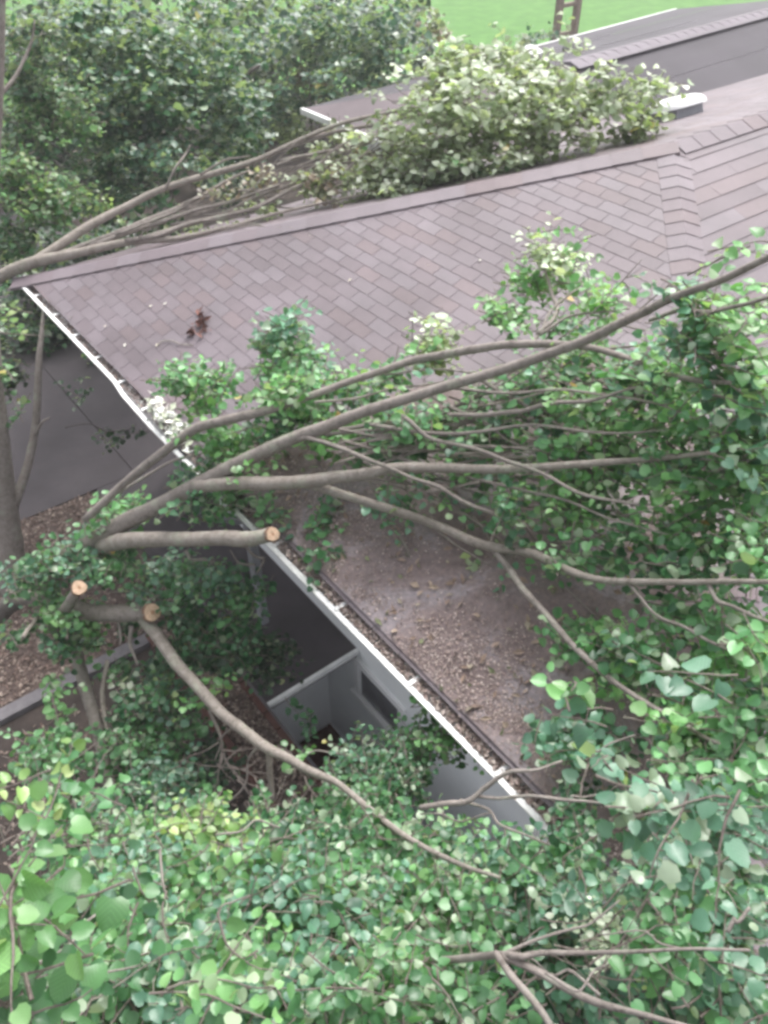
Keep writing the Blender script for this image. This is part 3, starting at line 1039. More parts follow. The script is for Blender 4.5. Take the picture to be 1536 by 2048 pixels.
# ================================================================== 2. big limb across the front slope
t2 = empty('fallen_limb', at(200, 1075, 6.6), 'largest fallen limb, forking from lower left across the front shingles and litter', 'fallen limb', 'fallen limbs on the roof')
limb(t2, [(60, 1190, 7.2, 74), (130, 1120, 6.8, 66), (230, 1055, 6.4, 58), (320, 1012, 6.1, 54), (400, 968, 5.75, 54), (480, 925, 5.45, 48), (590, 875, 5.15, 44), (660, 850, 5.0, 42), (740, 820, 4.88, 38), (870, 780, 4.75, 36), (1000, 742, 4.6, 34), (1100, 708, 4.45, 34), (1180, 678, 4.3, 33), (1260, 635, 4.15, 31), (1330, 605, 4.0, 29), (1440, 560, 3.8, 27), (1536, 515, 3.65, 25), (1700, 440, 3.5, 20)], 'bark', 'main_limb', 12, wf_=.60)
limb(t2, [(390, 972, 5.75, 40), (470, 968, 5.45, 38), (580, 966, 5.15, 37), (700, 952, 4.95, 33), (780, 935, 4.85, 30), (900, 935, 4.75, 26), (1030, 938, 4.6, 24), (1160, 930, 4.4, 21), (1300, 918, 4.3, 16), (1430, 905, 4.0, 12)], 'bark_pale')
limb(t2, [(590, 960, 5.15, 26), (650, 978, 5.1, 25), (720, 1000, 5.05, 24), (800, 1025, 5.0, 25), (860, 1045, 5.05, 25), (950, 1085, 4.85, 26), (1040, 1102, 4.65, 24), (1110, 1128, 4.45, 22), (1180, 1155, 4.25, 20), (1260, 1164, 4.05, 19), (1340, 1164, 3.9, 18), (1450, 1165, 3.7, 16), (1560, 1164, 3.5, 14)], 'bark_pale')
limb(t2, [(170, 1040, 6.4, 22), (240, 975, 6.2, 22), (300, 925, 6.0, 24), (350, 885, 5.8, 26), (400, 855, 5.65, 27), (460, 838, 5.5, 27), (540, 820, 5.4, 25), (600, 800, 5.35, 21), (700, 762, 5.3, 19), (770, 740, 5.25, 20), (850, 715, 5.2, 24), (930, 700, 5.0, 24), (1000, 692, 4.9, 23), (1080, 690, 4.8, 22), (1160, 694, 4.65, 19), (1240, 712, 4.5, 18), (1330, 748, 4.35, 17), (1400, 760, 4.1, 16), (1460, 766, 3.9, 12)], 'bark')
limb(t2, [(985, 1095, 4.8, 20), (1020, 1140, 4.65, 19), (1060, 1190, 4.5, 19), (1120, 1262, 4.3, 18), (1180, 1322, 4.1, 17), (1240, 1372, 3.95, 16), (1330, 1430, 3.75, 14), (1400, 1468, 3.6, 12), (1460, 1500, 3.5, 9)], 'bark')
thin_bunch(t2, [
    [(590, 875, 5.12, 13), (640, 885, 5.0, 12), (700, 908, 4.9, 12), (780, 935, 4.8, 11), (850, 965, 4.75, 11), (920, 1005, 4.7, 11), (1000, 1040, 4.7, 10), (1080, 1070, 4.8, 7), (1180, 1085, 4.7, 4)],
    [(810, 835, 4.9, 13), (870, 875, 4.75, 12), (960, 900, 4.65, 11), (1060, 940, 4.5, 11), (1160, 985, 4.35, 10), (1280, 1010, 4.2, 8)],
    [(860, 790, 5.1, 11), (920, 825, 5.0, 10), (1000, 870, 4.95, 8), (1060, 900, 4.9, 7)],
    [(960, 760, 5.0, 9), (1040, 800, 4.9, 9), (1120, 850, 4.8, 8), (1180, 890, 4.7, 6)],
    [(900, 830, 4.9, 12), (980, 823, 4.75, 14), (1060, 818, 4.6, 13), (1160, 800, 4.45, 12), (1270, 775, 4.3, 8)],
    [(740, 850, 4.95, 11), (880, 862, 4.8, 10), (1040, 850, 4.65, 9), (1200, 870, 4.4, 7), (1330, 860, 4.2, 4)],
    [(900, 775, 4.8, 10), (1010, 790, 4.65, 9), (1140, 780, 4.5, 8), (1280, 800, 4.25, 6), (1400, 840, 4.1, 4)],
    [(960, 960, 4.8, 9), (1080, 990, 4.6, 8), (1210, 1040, 4.4, 7), (1340, 1070, 4.2, 5)],
    [(680, 860, 5.3, 13), (740, 845, 5.25, 12), (800, 840, 5.2, 9), (900, 845, 5.1, 7)],
    [(1075, 668, 5.15, 13), (1100, 640, 5.3, 12), (1115, 610, 5.5, 11), (1105, 575, 5.65, 10), (1100, 540, 5.75, 8), (1110, 490, 5.85, 5)],
    [(1060, 690, 5.1, 10), (1085, 650, 5.2, 8), (1130, 600, 5.4, 7), (1160, 575, 5.5, 4)],
    [(1080, 670, 5.1, 8), (1140, 632, 5.2, 8), (1200, 620, 5.2, 6), (1260, 617, 5.2, 4)],
    [(1375, 550, 4.6, 6), (1440, 520, 4.5, 6), (1500, 492, 4.4, 5)],
    [(1300, 640, 4.5, 12), (1375, 622, 4.0, 13), (1450, 610, 3.8, 13), (1550, 592, 3.6, 12)],
    [(335, 1005, 6.05, 16), (360, 1015, 6.0, 14), (400, 1040, 5.9, 10), (430, 1052, 5.9, 5)],
    [(170, 1055, 6.6, 9), (260, 985, 6.5, 8), (350, 925, 6.3, 7), (450, 895, 6.1, 6), (560, 880, 5.9, 5), (640, 860, 5.8, 3)],
    [(700, 915, 5.35, 6), (730, 960, 5.3, 8), (770, 1035, 5.25, 8), (820, 1120, 5.2, 7), (870, 1195, 5.1, 6), (920, 1260, 5.1, 4)],
    [(860, 1050, 5.05, 7), (920, 1100, 5.0, 5), (980, 1130, 4.95, 4)],
    [(1290, 1165, 4.5, 9), (1340, 1140, 4.4, 7), (1400, 1135, 4.35, 4)],
    [(1415, 1165, 3.78, 14), (1440, 1200, 3.7, 12), (1500, 1232, 3.6, 10), (1560, 1250, 3.5, 8)],
    [(880, 990, 5.1, 8), (960, 1050, 5.05, 8), (1000, 1100, 4.95, 8)],
    [(850, 955, 5.2, 9), (960, 968, 5.05, 8), (1060, 960, 4.95, 7), (1150, 975, 4.9, 5)],
    [(760, 845, 5.25, 7), (870, 855, 5.1, 6), (980, 840, 5.0, 6), (1080, 843, 4.95, 4)],
    [(770, 750, 5.5, 6), (860, 740, 5.35, 6), (960, 748, 5.2, 5), (1060, 740, 5.1, 4)],
    [(1180, 700, 4.95, 8), (1280, 690, 4.85, 7), (1380, 680, 4.8, 4)],
    [(1140, 700, 5.0, 7), (1200, 655, 5.0, 7), (1290, 660, 4.9, 5)],
    [(1040, 1345, 4.9, 5), (1100, 1320, 4.8, 4), (1180, 1318, 4.7, 3)],
    [(1350, 1440, 4.2, 10), (1355, 1475, 4.15, 9), (1365, 1510, 4.1, 6)],
    [(1260, 1170, 4.05, 10), (1330, 1235, 3.9, 9), (1400, 1270, 3.8, 10), (1480, 1310, 3.7, 7)],
    [(470, 1010, 5.8, 5), (560, 1040, 5.7, 4), (640, 1058, 5.6, 3)],
    [(690, 765, 5.55, 11), (740, 745, 5.5, 10), (790, 738, 5.45, 6)],
    [(470, 806, 5.9, 7), (510, 795, 5.9, 6), (560, 780, 5.85, 4)],
    [(610, 730, 5.9, 5), (640, 724, 5.9, 3)],
], 'side_branch', 'bark')
fr = np.random.default_rng(21)
fan = []
for i in range(26):
    x0 = 620 + fr.random() * 330; y0 = 800 + (x0 - 620) * .05 + fr.random() * 170
    L_ = 380 + fr.random() * 420; a_ = math.radians(fr.choice([16, 11, 5, 1, -4, -10, -17]) + fr.normal() * 5)
    d0 = 5.28 - (x0 - 620) * .0011; w0 = 6 + fr.random() * 6; kk = fr.normal() * .12; pts_ = []
    for q_ in range(6):
        t_ = q_ / 5; aa_ = a_ + kk * t_ * 2
        pts_.append((x0 + math.cos(aa_) * L_ * t_, y0 - math.sin(aa_) * L_ * t_ + fr.normal() * 4, d0 - .5 * t_ * L_ / 700 + fr.normal() * .02, w0 * (1 - .7 * t_)))
    fan.append(pts_)
    limb(t2, pts_, 'bark' if i % 3 else 'bark_pale', 'side_branch', 6, 5, .03, jit=.003)
sprout(t2, [(820, 880, 5.2), (900, 960, 5.1), (1000, 900, 5.0), (1050, 840, 4.9), (900, 800, 5.1), (1100, 960, 4.8), (1150, 1060, 4.75), (1250, 1000, 4.7), (1000, 1000, 4.95), (1100, 760, 4.95), (1100, 1100, 4.7)], 70, -4, 170, 4, spread=16)
sprout(t2, [(1250, 800, 4.7), (1350, 900, 4.5), (1300, 1100, 4.5), (1450, 1300, 4.1), (1200, 1300, 4.5), (1400, 700, 4.4)], 60, -12, 150, 4.5, spread=28)
f = Foliage(1.28)
bz = (.5, .15, .1)
for b in [
    (375, 765, 55, 38, 6.0, .25, 1.7, ['mid', 'fresh']), (425, 800, 60, 50, 5.95, .25, 1.6, ['mid', 'fresh']),
    (560, 660, 45, 42, 6.1, .2, 1.9, ['fresh', 'mid', 'blue']), (600, 720, 75, 60, 5.95, .25, 2.1, ['fresh', 'mid', 'blue']),
    (630, 790, 115, 55, 5.7, .3, 2.0, ['mid', 'fresh', 'blue']), (500, 870, 110, 45, 5.7, .3, 1.7, ['mid', 'deep', 'fresh']),
    (700, 850, 90, 50, 5.5, .25, 1.5, ['mid', 'fresh']), (850, 690, 55, 50, 5.6, .2, 1.9, ['fresh', 'olive']),
    (860, 645, 35, 20, 5.7, .15, 1.4, ['olive', 'pale']), (780, 770, 50, 40, 5.5, .2, 1.2, ['mid', 'fresh']),
    (1115, 490, 42, 48, 5.9, .2, 1.9, ['olive', 'fresh', 'pale']), (1055, 560, 60, 35, 5.8, .2, 1.4, ['olive', 'fresh', 'pale']),
    (1150, 560, 50, 40, 5.7, .2, 1.5, ['olive', 'pale', 'fresh']), (1010, 620, 45, 40, 5.7, .2, 1.4, ['olive', 'fresh', 'mid']),
    (1070, 650, 60, 35, 5.4, .2, 1.2, ['mid', 'fresh']), (1200, 610, 70, 40, 5.3, .25, 1.2, ['fresh', 'olive', 'pale']),
    (430, 1010, 90, 38, 5.9, .25, 1.3, ['mid', 'deep']), (560, 1020, 60, 40, 5.6, .2, 1.1, ['mid', 'blue']),
    (520, 940, 60, 25, 5.5, .2, 1.0, ['mid', 'fresh']), (380, 930, 50, 40, 6.1, .2, 1.2, ['mid', 'deep']),
    (250, 1000, 60, 30, 6.5, .2, 1.2, ['mid', 'fresh']), (210, 1050, 30, 30, 6.5, .2, 1.1, ['mid', 'fresh']),
    (650, 1050, 60, 50, 5.5, .2, 1.0, ['mid', 'deep', 'fresh']), (650, 1110, 35, 50, 5.4, .2, .9, ['mid', 'deep']),
    (790, 985, 55, 40, 5.2, .2, 1.2, ['deep', 'mid', 'blue']), (770, 890, 90, 40, 5.3, .2, 1.3, ['deep', 'mid']),
    (870, 840, 90, 45, 5.2, .25, 1.1, ['mid', 'fresh', 'blue']), (960, 850, 70, 60, 5.1, .25, .8, ['fresh', 'mid']),
    (1020, 780, 90, 50, 5.1, .25, .9, ['blue', 'mid']), (1100, 870, 130, 90, 4.95, .3, .7, ['mid', 'blue', 'fresh']),
    (1180, 760, 120, 70, 4.85, .3, .8, ['blue', 'fresh', 'mid']), (1240, 860, 170, 120, 4.75, .3, .85, ['mid', 'fresh', 'blue']),
    (1530, 850, 60, 160, 4.0, .3, 1.6, ['fresh', 'mid', 'blue']), (1520, 1150, 70, 150, 3.9, .3, 1.4, ['mid', 'fresh']), (1530, 1400, 60, 130, 3.6, .3, 1.4, ['mid', 'fresh']),
    (1400, 820, 170, 150, 4.35, .35, 1.05, ['mid', 'fresh', 'blue']), (1480, 640, 110, 90, 4.1, .3, .9, ['fresh', 'mid']),
    (1380, 650, 70, 60, 4.2, .3, 1.6, ['blue', 'fresh']), (1290, 720, 70, 50, 4.5, .3, 1.1, ['blue', 'mid']),
    (1250, 1000, 140, 80, 4.6, .3, .8, ['mid', 'deep', 'fresh']), (1430, 1010, 150, 110, 4.4, .3, 1.1, ['fresh', 'mid', 'mid']),
    (1200, 1110, 110, 45, 4.6, .25, .9, ['mid', 'deep']), (1440, 1130, 120, 70, 4.2, .3, 1.3, ['mid', 'deep']),
    (1470, 1280, 100, 70, 4.0, .3, 1.5, ['mid', 'fresh', 'deep']), (1330, 1250, 110, 60, 4.3, .3, .9, ['mid', 'fresh']),
    (1060, 1290, 80, 45, 4.9, .2, .8, ['mid', 'fresh']), (950, 1290, 70, 40, 5.1, .15, .9, ['mid', 'fresh']),
    (890, 1380, 40, 55, 5.0, .15, .7, ['fresh', 'olive']), (1010, 1400, 60, 35, 4.9, .15, .5, ['mid', 'blue']),
    (1180, 1400, 100, 50, 4.5, .2, .6, ['mid', 'blue']), (1420, 1400, 120, 90, 3.9, .3, 1.6, ['mid', 'fresh', 'blue']),
    (1480, 1540, 80, 110, 3.5, .3, 1.8, ['fresh', 'mid']), (1250, 1480, 90, 60, 4.1, .25, 1.0, ['deep', 'blue']),
    (1000, 900, 120, 60, 5.15, .2, .6, ['mid', 'fresh', 'blue']), (1100, 1010, 130, 60, 4.8, .3, .8, ['mid', 'deep', 'fresh']),
    (1300, 1340, 130, 70, 4.2, .3, 1.1, ['mid', 'fresh', 'deep']), (1180, 1250, 110, 50, 4.5, .25, .8, ['mid', 'fresh']),
    (1120, 1480, 80, 70, 4.2, .25, .8, ['blue', 'deep', 'mid']), (1350, 1530, 120, 80, 3.7, .3, 1.3, ['deep', 'blue', 'mid']),
    (1440, 760, 120, 90, 4.1, .2, .8, ['fresh', 'blue', 'mid']), (1400, 930, 150, 90, 4.3, .2, .6, ['fresh', 'mid']),
    (1330, 1110, 150, 60, 4.35, .2, .7, ['deep', 'mid', 'fresh']), (560, 790, 120, 60, 5.6, .3, 1.2, ['fresh', 'mid']),
    (590, 650, 70, 40, 6.0, .2, .9, ['fresh', 'blue']),
    (1500, 490, 40, 25, 4.3, .2, .9, ['fresh', 'olive']), (955, 1120, 22, 18, 5.0, .05, 1.0, ['yellow', 'pale']),
]:
    px, py, rx, ry, d, rd, ly, pl = b
    f.blob(px, py, rx, ry, d, rd, ly * 1.25, .064, pl, .1, bias=bz)
for pts_ in fan:
    for q_ in range(2, 6):
        for rep in range(3):
            t_ = fr.random(); a_ = pts_[q_ - 1]; b_ = pts_[q_]
            p_ = at(a_[0] + (b_[0] - a_[0]) * t_, a_[1] + (b_[1] - a_[1]) * t_, a_[2] + (b_[2] - a_[2]) * t_)
            f.twig(p_, V2 * .7 - V1 * .5 + fr.normal(size=3) * .7, .10 + fr.random() * .16, .06, ['mid', 'fresh', 'blue'][rep % 3], .1)
f.build(t2)

# ================================================================== 3. sawn limbs of the split tree
t3 = empty('sawn_tree', W(-2.6, -1.7, 0), 'split tree at left with three freshly sawn limb ends and small round leaves', 'tree')
limb(t3, [(205, 1092, 6.5, 46), (260, 1082, 6.2, 46), (340, 1078, 5.85, 42), (420, 1078, 5.55, 42), (490, 1078, 5.3, 46), (538, 1070, 5.15, 38)], 'bark_pale', 'sawn_limb', 12, cut=28, label='upper sawn limb reaching over the gutter')
limb(t3, [(20, 1190, 7.2, 46), (90, 1200, 7.0, 48), (170, 1222, 6.7, 46), (240, 1226, 6.5, 48), (294, 1225, 6.35, 44)], 'bark', 'sawn_limb', 12, cut=34, label='lower sawn limb stub pointing right')
limb(t3, [(120, 1230, 6.7, 34), (140, 1205, 6.4, 30), (156, 1179, 6.15, 26)], 'bark', 'sawn_limb', 12, cut=27, label='small sawn stub facing the viewer')
limb(t3, [(275, 1228, 6.45, 28), (310, 1265, 6.3, 34), (350, 1322, 6.1, 33), (400, 1378, 5.85, 31), (450, 1430, 5.65, 31), (500, 1470, 5.3, 30), (540, 1500, 5.05, 30), (590, 1525, 4.8, 25), (640, 1550, 4.5, 23), (680, 1570, 4.3, 18), (740, 1620, 3.95, 18), (800, 1665, 3.65, 17), (860, 1700, 3.4, 15), (930, 1732, 3.2, 13), (1000, 1755, 3.05, 9)], 'bark_pale', 'branch', 12, label='long pale branch running down to the right')
limb(t3, [(538, 1500, 5.3, 20), (540, 1550, 5.4, 16), (545, 1600, 5.5, 14)], 'bark_pale')
limb(t3, [(95, 1190, 7.05, 26), (130, 1240, 7.0, 28), (150, 1300, 7.0, 34), (175, 1390, 6.9, 36), (200, 1480, 6.8, 34), (212, 1545, 6.75, 30), (240, 1600, 6.7, 28), (260, 1660, 6.7, 26)], 'bark', 'trunk', 12)
limb(t3, [(215, 1320, 6.7, 12), (205, 1400, 6.75, 13), (220, 1480, 6.7, 11), (250, 1530, 6.7, 8)], 'bark_pale', 'side_branch')
limb(t3, [(85, 1210, 6.8, 12), (62, 1250, 6.6, 11), (46, 1275, 6.5, 12)], 'bark_pale', 'side_branch')
limb(t3, [(-60, 1290, 7.8, 60), (-10, 1235, 7.5, 54), (35, 1195, 7.2, 48)], 'bark_dark', 'trunk', 12)
thin_bunch(t3, [
    [(488, 1085, 6.1, 9), (510, 1110, 6.0, 8), (530, 1120, 5.9, 8), (515, 1145, 6.0, 5)],
    [(460, 1100, 6.1, 4), (480, 1125, 6.1, 5), (510, 1130, 6.0, 5)],
    [(220, 1183, 6.5, 4), (260, 1190, 6.4, 5), (290, 1195, 6.3, 4), (320, 1190, 6.3, 3)],
    [(600, 1515, 5.1, 5), (640, 1500, 5.0, 5), (690, 1510, 4.9, 4)],
    [(418, 1420, 5.9, 8), (440, 1480, 6, 8), (460, 1540, 6.1, 7), (500, 1590, 6.1, 5)],
    [(470, 1450, 5.7, 5), (440, 1480, 5.9, 5), (430, 1520, 6, 4)],
    [(520, 1490, 5.5, 6), (495, 1520, 5.7, 6), (490, 1570, 5.8, 6), (450, 1610, 5.9, 4)],
    [(370, 1102, 6.2, 10), (400, 1115, 6.2, 8), (430, 1125, 6.2, 6)],
    [(155, 1460, 6.9, 7), (130, 1540, 6.8, 7), (125, 1600, 6.8, 5)],
    [(150, 1410, 6.9, 10), (120, 1450, 6.8, 8), (95, 1510, 6.8, 6)],
    [(190, 1540, 6.6, 11), (165, 1600, 6.6, 11), (150, 1650, 6.6, 9)],
    [(262, 1252, 6.45, 14), (268, 1300, 6.5, 10), (275, 1330, 6.5, 6)],
    [(237, 1240, 6.5, 8), (238, 1270, 6.5, 7), (240, 1290, 6.5, 4)],
    [(230, 1500, 6.6, 6), (250, 1545, 6.6, 7), (262, 1580, 6.5, 5)],
    [(640, 1550, 5.0, 6), (660, 1600, 4.9, 5), (680, 1650, 4.8, 3)],
], 'side_branch', 'bark')
sprout(t3, [(450, 1500, 6), (480, 1550, 5.9), (500, 1600, 5.8), (200, 1560, 6.6), (60, 1650, 5.5), (20, 1670, 5.4)], 36, -60, 90, 3.5, spread=50)
f = Foliage()
for b in [
    (170, 1080, 60, 38, 6.6, .25, 1.8, ['blue', 'mid']), (200, 1130, 75, 45, 6.5, .3, 1.8, ['blue', 'mid', 'deep']),
    (80, 1140, 60, 45, 6.7, .3, 1.8, ['blue', 'mid']), (30, 1175, 30, 30, 6.6, .2, 1.2, ['blue', 'mid']),
    (130, 1260, 60, 55, 6.7, .3, 1.8, ['mid', 'deep', 'fresh']), (60, 1270, 50, 30, 6.8, .3, 1.0, ['deep', 'mid']), (110, 1215, 40, 30, 6.7, .3, 1.2, ['mid', 'fresh']),
    (300, 1150, 60, 45, 6.5, .3, 1.2, ['mid', 'blue', 'deep']), (330, 1130, 50, 40, 6.5, .2, 1.0, ['mid', 'blue']),
    (400, 1160, 70, 55, 6.3, .3, 1.5, ['mid', 'blue', 'deep']), (480, 1190, 50, 70, 6.2, .25, 1.5, ['mid', 'deep', 'fresh']),
    (380, 1230, 60, 50, 6.4, .3, 1.3, ['mid', 'deep']), (450, 1270, 90, 60, 6.6, .4, 1.4, ['deep', 'dark']),
    (530, 1320, 60, 70, 6.9, .3, 1.2, ['dark', 'deep']), (390, 1310, 60, 40, 6.6, .3, 1.1, ['deep', 'mid']),
    (285, 1340, 60, 40, 6.8, .3, 1.1, ['blue', 'deep', 'mid']), (320, 1420, 90, 60, 6.7, .4, 1.6, ['mid', 'deep', 'blue']),
    (280, 1490, 90, 60, 6.6, .4, 1.7, ['mid', 'deep']), (370, 1530, 90, 60, 6.9, .4, 1.7, ['dark', 'deep']),
    (430, 1360, 25, 22, 6.0, .1, 1.2, ['yellow', 'fresh']), (392, 1405, 16, 16, 6.0, .1, 1.2, ['fresh']),
    (80, 1400, 70, 45, 6.6, .3, .35, ['fresh', 'yellow']), (60, 1520, 60, 50, 6.2, .3, 1.5, ['mid', 'blue']),
    (130, 1490, 50, 50, 6.5, .3, .9, ['mid', 'deep']), (310, 1590, 110, 40, 6.2, .3, 1.7, ['mid', 'deep', 'blue']),
    (590, 1430, 22, 35, 6.2, .1, .8, ['deep', 'dark']), (300, 1250, 50, 30, 6.7, .2, .7, ['deep', 'brown']),
    (590, 1530, 20, 35, 5.0, .1, .9, ['fresh']), (270, 1370, 50, 25, 6.6, .2, .7, ['pale', 'fresh']), (320, 1385, 45, 20, 6.6, .2, .6, ['pale', 'yellow']),
]:
    px, py, rx, ry, d, rd, ly, pl = b
    f.blob(px, py, rx, ry, d, rd, ly * 1.1, .062, pl, .06, bias=(.1, .1, .1))
f.build(t3)

# ================================================================== 4. leaning twig tangle and the near tree below the viewer
t4 = empty('near_tree', np.array([-.4, 1.2, 0]), 'near tree crown filling the bottom of the view with large round leaves', 'tree')
mb = MB()
tp = catmull([np.array([-.4, 1.2, -.05]), np.array([-.45, 1.3, 1.2]), np.array([-.25, 1.25, 2.4]), at(640, 2100, 3.6), at(700, 1900, 3.5)], 6)
mb.tube(tp, np.linspace(.16, .03, len(tp)), 12, .06)
mb.build('trunk', M['bark_dark'], t4, True)
limb(t4, [(700, 1900, 3.5, 34), (860, 1925, 3.1, 20), (1010, 1912, 2.7, 20), (1070, 1903, 2.65, 16), (1200, 1905, 2.6, 13), (1360, 1903, 2.5, 9), (1500, 1900, 2.5, 8)], 'bark')
limb(t4, [(1005, 1912, 2.7, 20), (1080, 1950, 2.65, 22), (1180, 2000, 2.6, 22), (1300, 2030, 2.5, 14), (1400, 2060, 2.5, 10)], 'bark')
limb(t4, [(990, 1905, 2.7, 18), (1030, 1960, 2.65, 20), (1070, 2010, 2.6, 20), (1110, 2065, 2.55, 18)], 'bark')
thin_bunch(t4, [
    [(1000, 1910, 2.7, 12), (1090, 1880, 2.7, 9), (1180, 1850, 2.7, 8), (1240, 1800, 2.7, 5)],
    [(840, 1616, 3.2, 16), (900, 1605, 3.15, 16), (950, 1590, 3.1, 15), (1000, 1562, 3.05, 12), (1060, 1540, 3.0, 9), (1125, 1522, 3.0, 7)],
    [(950, 1592, 3.1, 10), (1020, 1598, 3.05, 9), (1120, 1608, 3.0, 9), (1210, 1606, 3.0, 6)],
    [(920, 1600, 3.15, 9), (980, 1630, 3.1, 8), (1040, 1665, 3.05, 7), (1100, 1690, 3, 5)],
    [(840, 1628, 3.2, 5), (900, 1630, 3.2, 5), (980, 1626, 3.15, 4)],
    [(1180, 1500, 3.0, 6), (1210, 1485, 3.0, 6), (1270, 1470, 3.0, 4)],
    [(1140, 1592, 3.0, 5), (1180, 1580, 3.0, 5), (1240, 1570, 2.9, 4)],
    [(-20, 2010, 1.8, 8), (60, 1985, 1.9, 8), (140, 1975, 2.0, 8), (230, 1945, 2.2, 6), (280, 1930, 2.3, 4)],
    [(30, 1950, 2.1, 6), (140, 1880, 2.3, 8), (190, 1835, 2.5, 7), (220, 1800, 2.6, 5)],
    [(430, 1840, 2.9, 6), (470, 1810, 2.9, 6), (500, 1790, 2.9, 4)],
    [(1200, 1990, 2.6, 10), (1130, 1940, 2.65, 8), (1060, 1915, 2.7, 5)],
    [(1090, 1945, 2.5, 9), (1160, 1980, 2.5, 8), (1190, 1950, 2.5, 6), (1210, 1930, 2.5, 5)],
    [(1455, 1865, 2.4, 12), (1465, 1835, 2.4, 12), (1500, 1815, 2.4, 10)],
    [(1100, 2048, 2.4, 8), (1200, 2050, 2.4, 8), (1330, 2060, 2.4, 6)],
    [(320, 1700, 3.3, 8), (325, 1760, 3.2, 7), (335, 1800, 3.2, 5)],
    [(430, 1670, 3.4, 7), (500, 1650, 3.4, 6), (560, 1655, 3.4, 5)],
    [(1370, 1900, 2.5, 6), (1300, 1870, 2.55, 5), (1200, 1870, 2.6, 4)],
], 'side_branch', 'bark')
sprout(t4, [(60, 1680, 4.2), (20, 1690, 4.2), (120, 1680, 4.2), (1100, 1900, 2.8), (1200, 1960, 2.7), (1250, 1880, 2.8), (500, 1700, 3.6)], 50, 15, 170, 3.2, spread=50)
f = Foliage()
for b in [
    (250, 1680, 200, 60, 4.2, .4, 1.8, .075, ['mid', 'blue', 'fresh']), (560, 1670, 200, 60, 4.0, .4, 2.0, .075, ['mid', 'fresh', 'deep']),
    (760, 1550, 90, 65, 4.4, .3, 2.0, .075, ['mid', 'deep', 'blue']), (700, 1620, 110, 50, 4.2, .3, 1.6, .075, ['mid', 'blue']),
    (900, 1480, 45, 40, 4.4, .2, 1.2, .07, ['mid', 'fresh']), (830, 1480, 45, 35, 4.5, .2, 1.1, .07, ['deep', 'mid']),
    (800, 1720, 180, 80, 3.6, .4, 2.2, .078, ['mid', 'deep', 'fresh']), (960, 1730, 120, 60, 3.5, .3, 1.5, .078, ['deep', 'blue', 'mid']),
    (300, 1780, 220, 90, 3.5, .4, 2.4, .078, ['blue', 'mid', 'fresh']), (600, 1830, 220, 110, 3.2, .4, 2.6, .078, ['mid', 'blue', 'fresh', 'mid']),
    (850, 1830, 160, 90, 3.1, .3, 2.4, .078, ['mid', 'fresh', 'blue']), (300, 1950, 220, 110, 2.8, .4, 2.6, .078, ['mid', 'fresh', 'yellow', 'blue']),
    (600, 1990, 250, 90, 2.8, .4, 2.8, .078, ['mid', 'fresh', 'blue', 'yellow']), (850, 1980, 130, 90, 2.8, .3, 2.2, .078, ['fresh', 'yellow', 'mid']),
    (530, 1740, 70, 50, 3.1, .2, 1.2, .078, ['fresh', 'yellow']), (410, 1640, 110, 30, 3.7, .2, 1.2, .078, ['yellow', 'fresh']),
    (1100, 1730, 160, 70, 3.3, .3, 1.7, .078, ['blue', 'deep', 'mid']), (1150, 1830, 130, 60, 3.1, .3, 1.7, .078, ['deep', 'blue']),
    (1190, 1620, 60, 45, 3.6, .2, 1.1, .078, ['deep', 'blue']),
    (1350, 1790, 180, 90, 2.9, .4, 2.0, .08, ['blue', 'blue', 'mid']), (1400, 1950, 170, 90, 2.6, .3, 2.0, .08, ['blue', 'mid']),
    (1150, 2000, 130, 80, 3.1, .3, 1.5, .08, ['deep', 'blue']), (1480, 1700, 90, 80, 3.0, .3, 1.8, .08, ['blue', 'mid']),
    (930, 2010, 90, 60, 2.6, .2, 1.5, .08, ['fresh', 'blue', 'mid']), (1320, 1890, 100, 25, 2.6, .1, .35, .05, ['yellow', 'pale']),
    (1200, 1850, 60, 30, 2.7, .1, .5, .05, ['yellow', 'pale']), (450, 1950, 70, 70, 2.1, .2, 1.0, .078, ['fresh', 'yellow', 'olive']),
]:
    px, py, rx, ry, d, rd, ly, sz, pl = b
    f.blob(px, py, rx, ry, d * 1.12, rd, ly * 1.1, sz * .62, [{'fresh': 'mid', 'mid': 'mid', 'yellow': 'fresh'}.get(q, q) for q in pl] if rng.random() < .6 else pl, .12, bias=(.2, .1, .25), L=(.22, .38))
# the nearest leaves at bottom left
f.blob(60, 1860, 80, 130, 1.65, .15, 1.7, .052, ['fresh', 'yellow', 'fresh'], .0, bias=(.1, .3, .1), L=(.2, .34))
f.blob(110, 1980, 90, 70, 1.7, .15, 1.3, .050, ['fresh', 'mid'], .0, bias=(.1, .3, .1), L=(.2, .3))
f.blob(90, 1600, 70, 45, 3.2, .1, 1.2, .058, ['fresh', 'mid', 'deep'], .0)
f.blob(110, 1570, 35, 25, 2.9, .1, 1.0, .05, ['yellow', 'mid'], .05)
f.blob(20, 1590, 25, 18, 2.6, .1, .9, .05, ['yellow'], .05)
# pale upturned leaves at right, and the two single sprays over the roof
f.blob(1310, 1610, 90, 65, 2.05, .12, 1.6, .05, ['mintpale', 'blue', 'blue'], .3, bias=(.3, -.1, 0), L=(.2, .3))
f.blob(1400, 1680, 45, 40, 2.0, .1, 1.2, .056, ['mintpale', 'blue'], .3, L=(.2, .3))
f.blob(1385, 1330, 48, 55, 2.5, .1, 1.5, .07, ['blue', 'blue'], .1, L=(.2, .28))
f.blob(1135, 1385, 28, 35, 2.4, .06, 1.3, .062, ['fresh'], .0, L=(.15, .2))
f.blob(1175, 1430, 32, 30, 2.5, .06, 1.2, .062, ['blue'], .1, L=(.15, .2))
f.blob(1160, 1520, 45, 25, 2.8, .1, 1.0, .08, ['blue'], .1, L=(.15, .25))
f.build(t4)

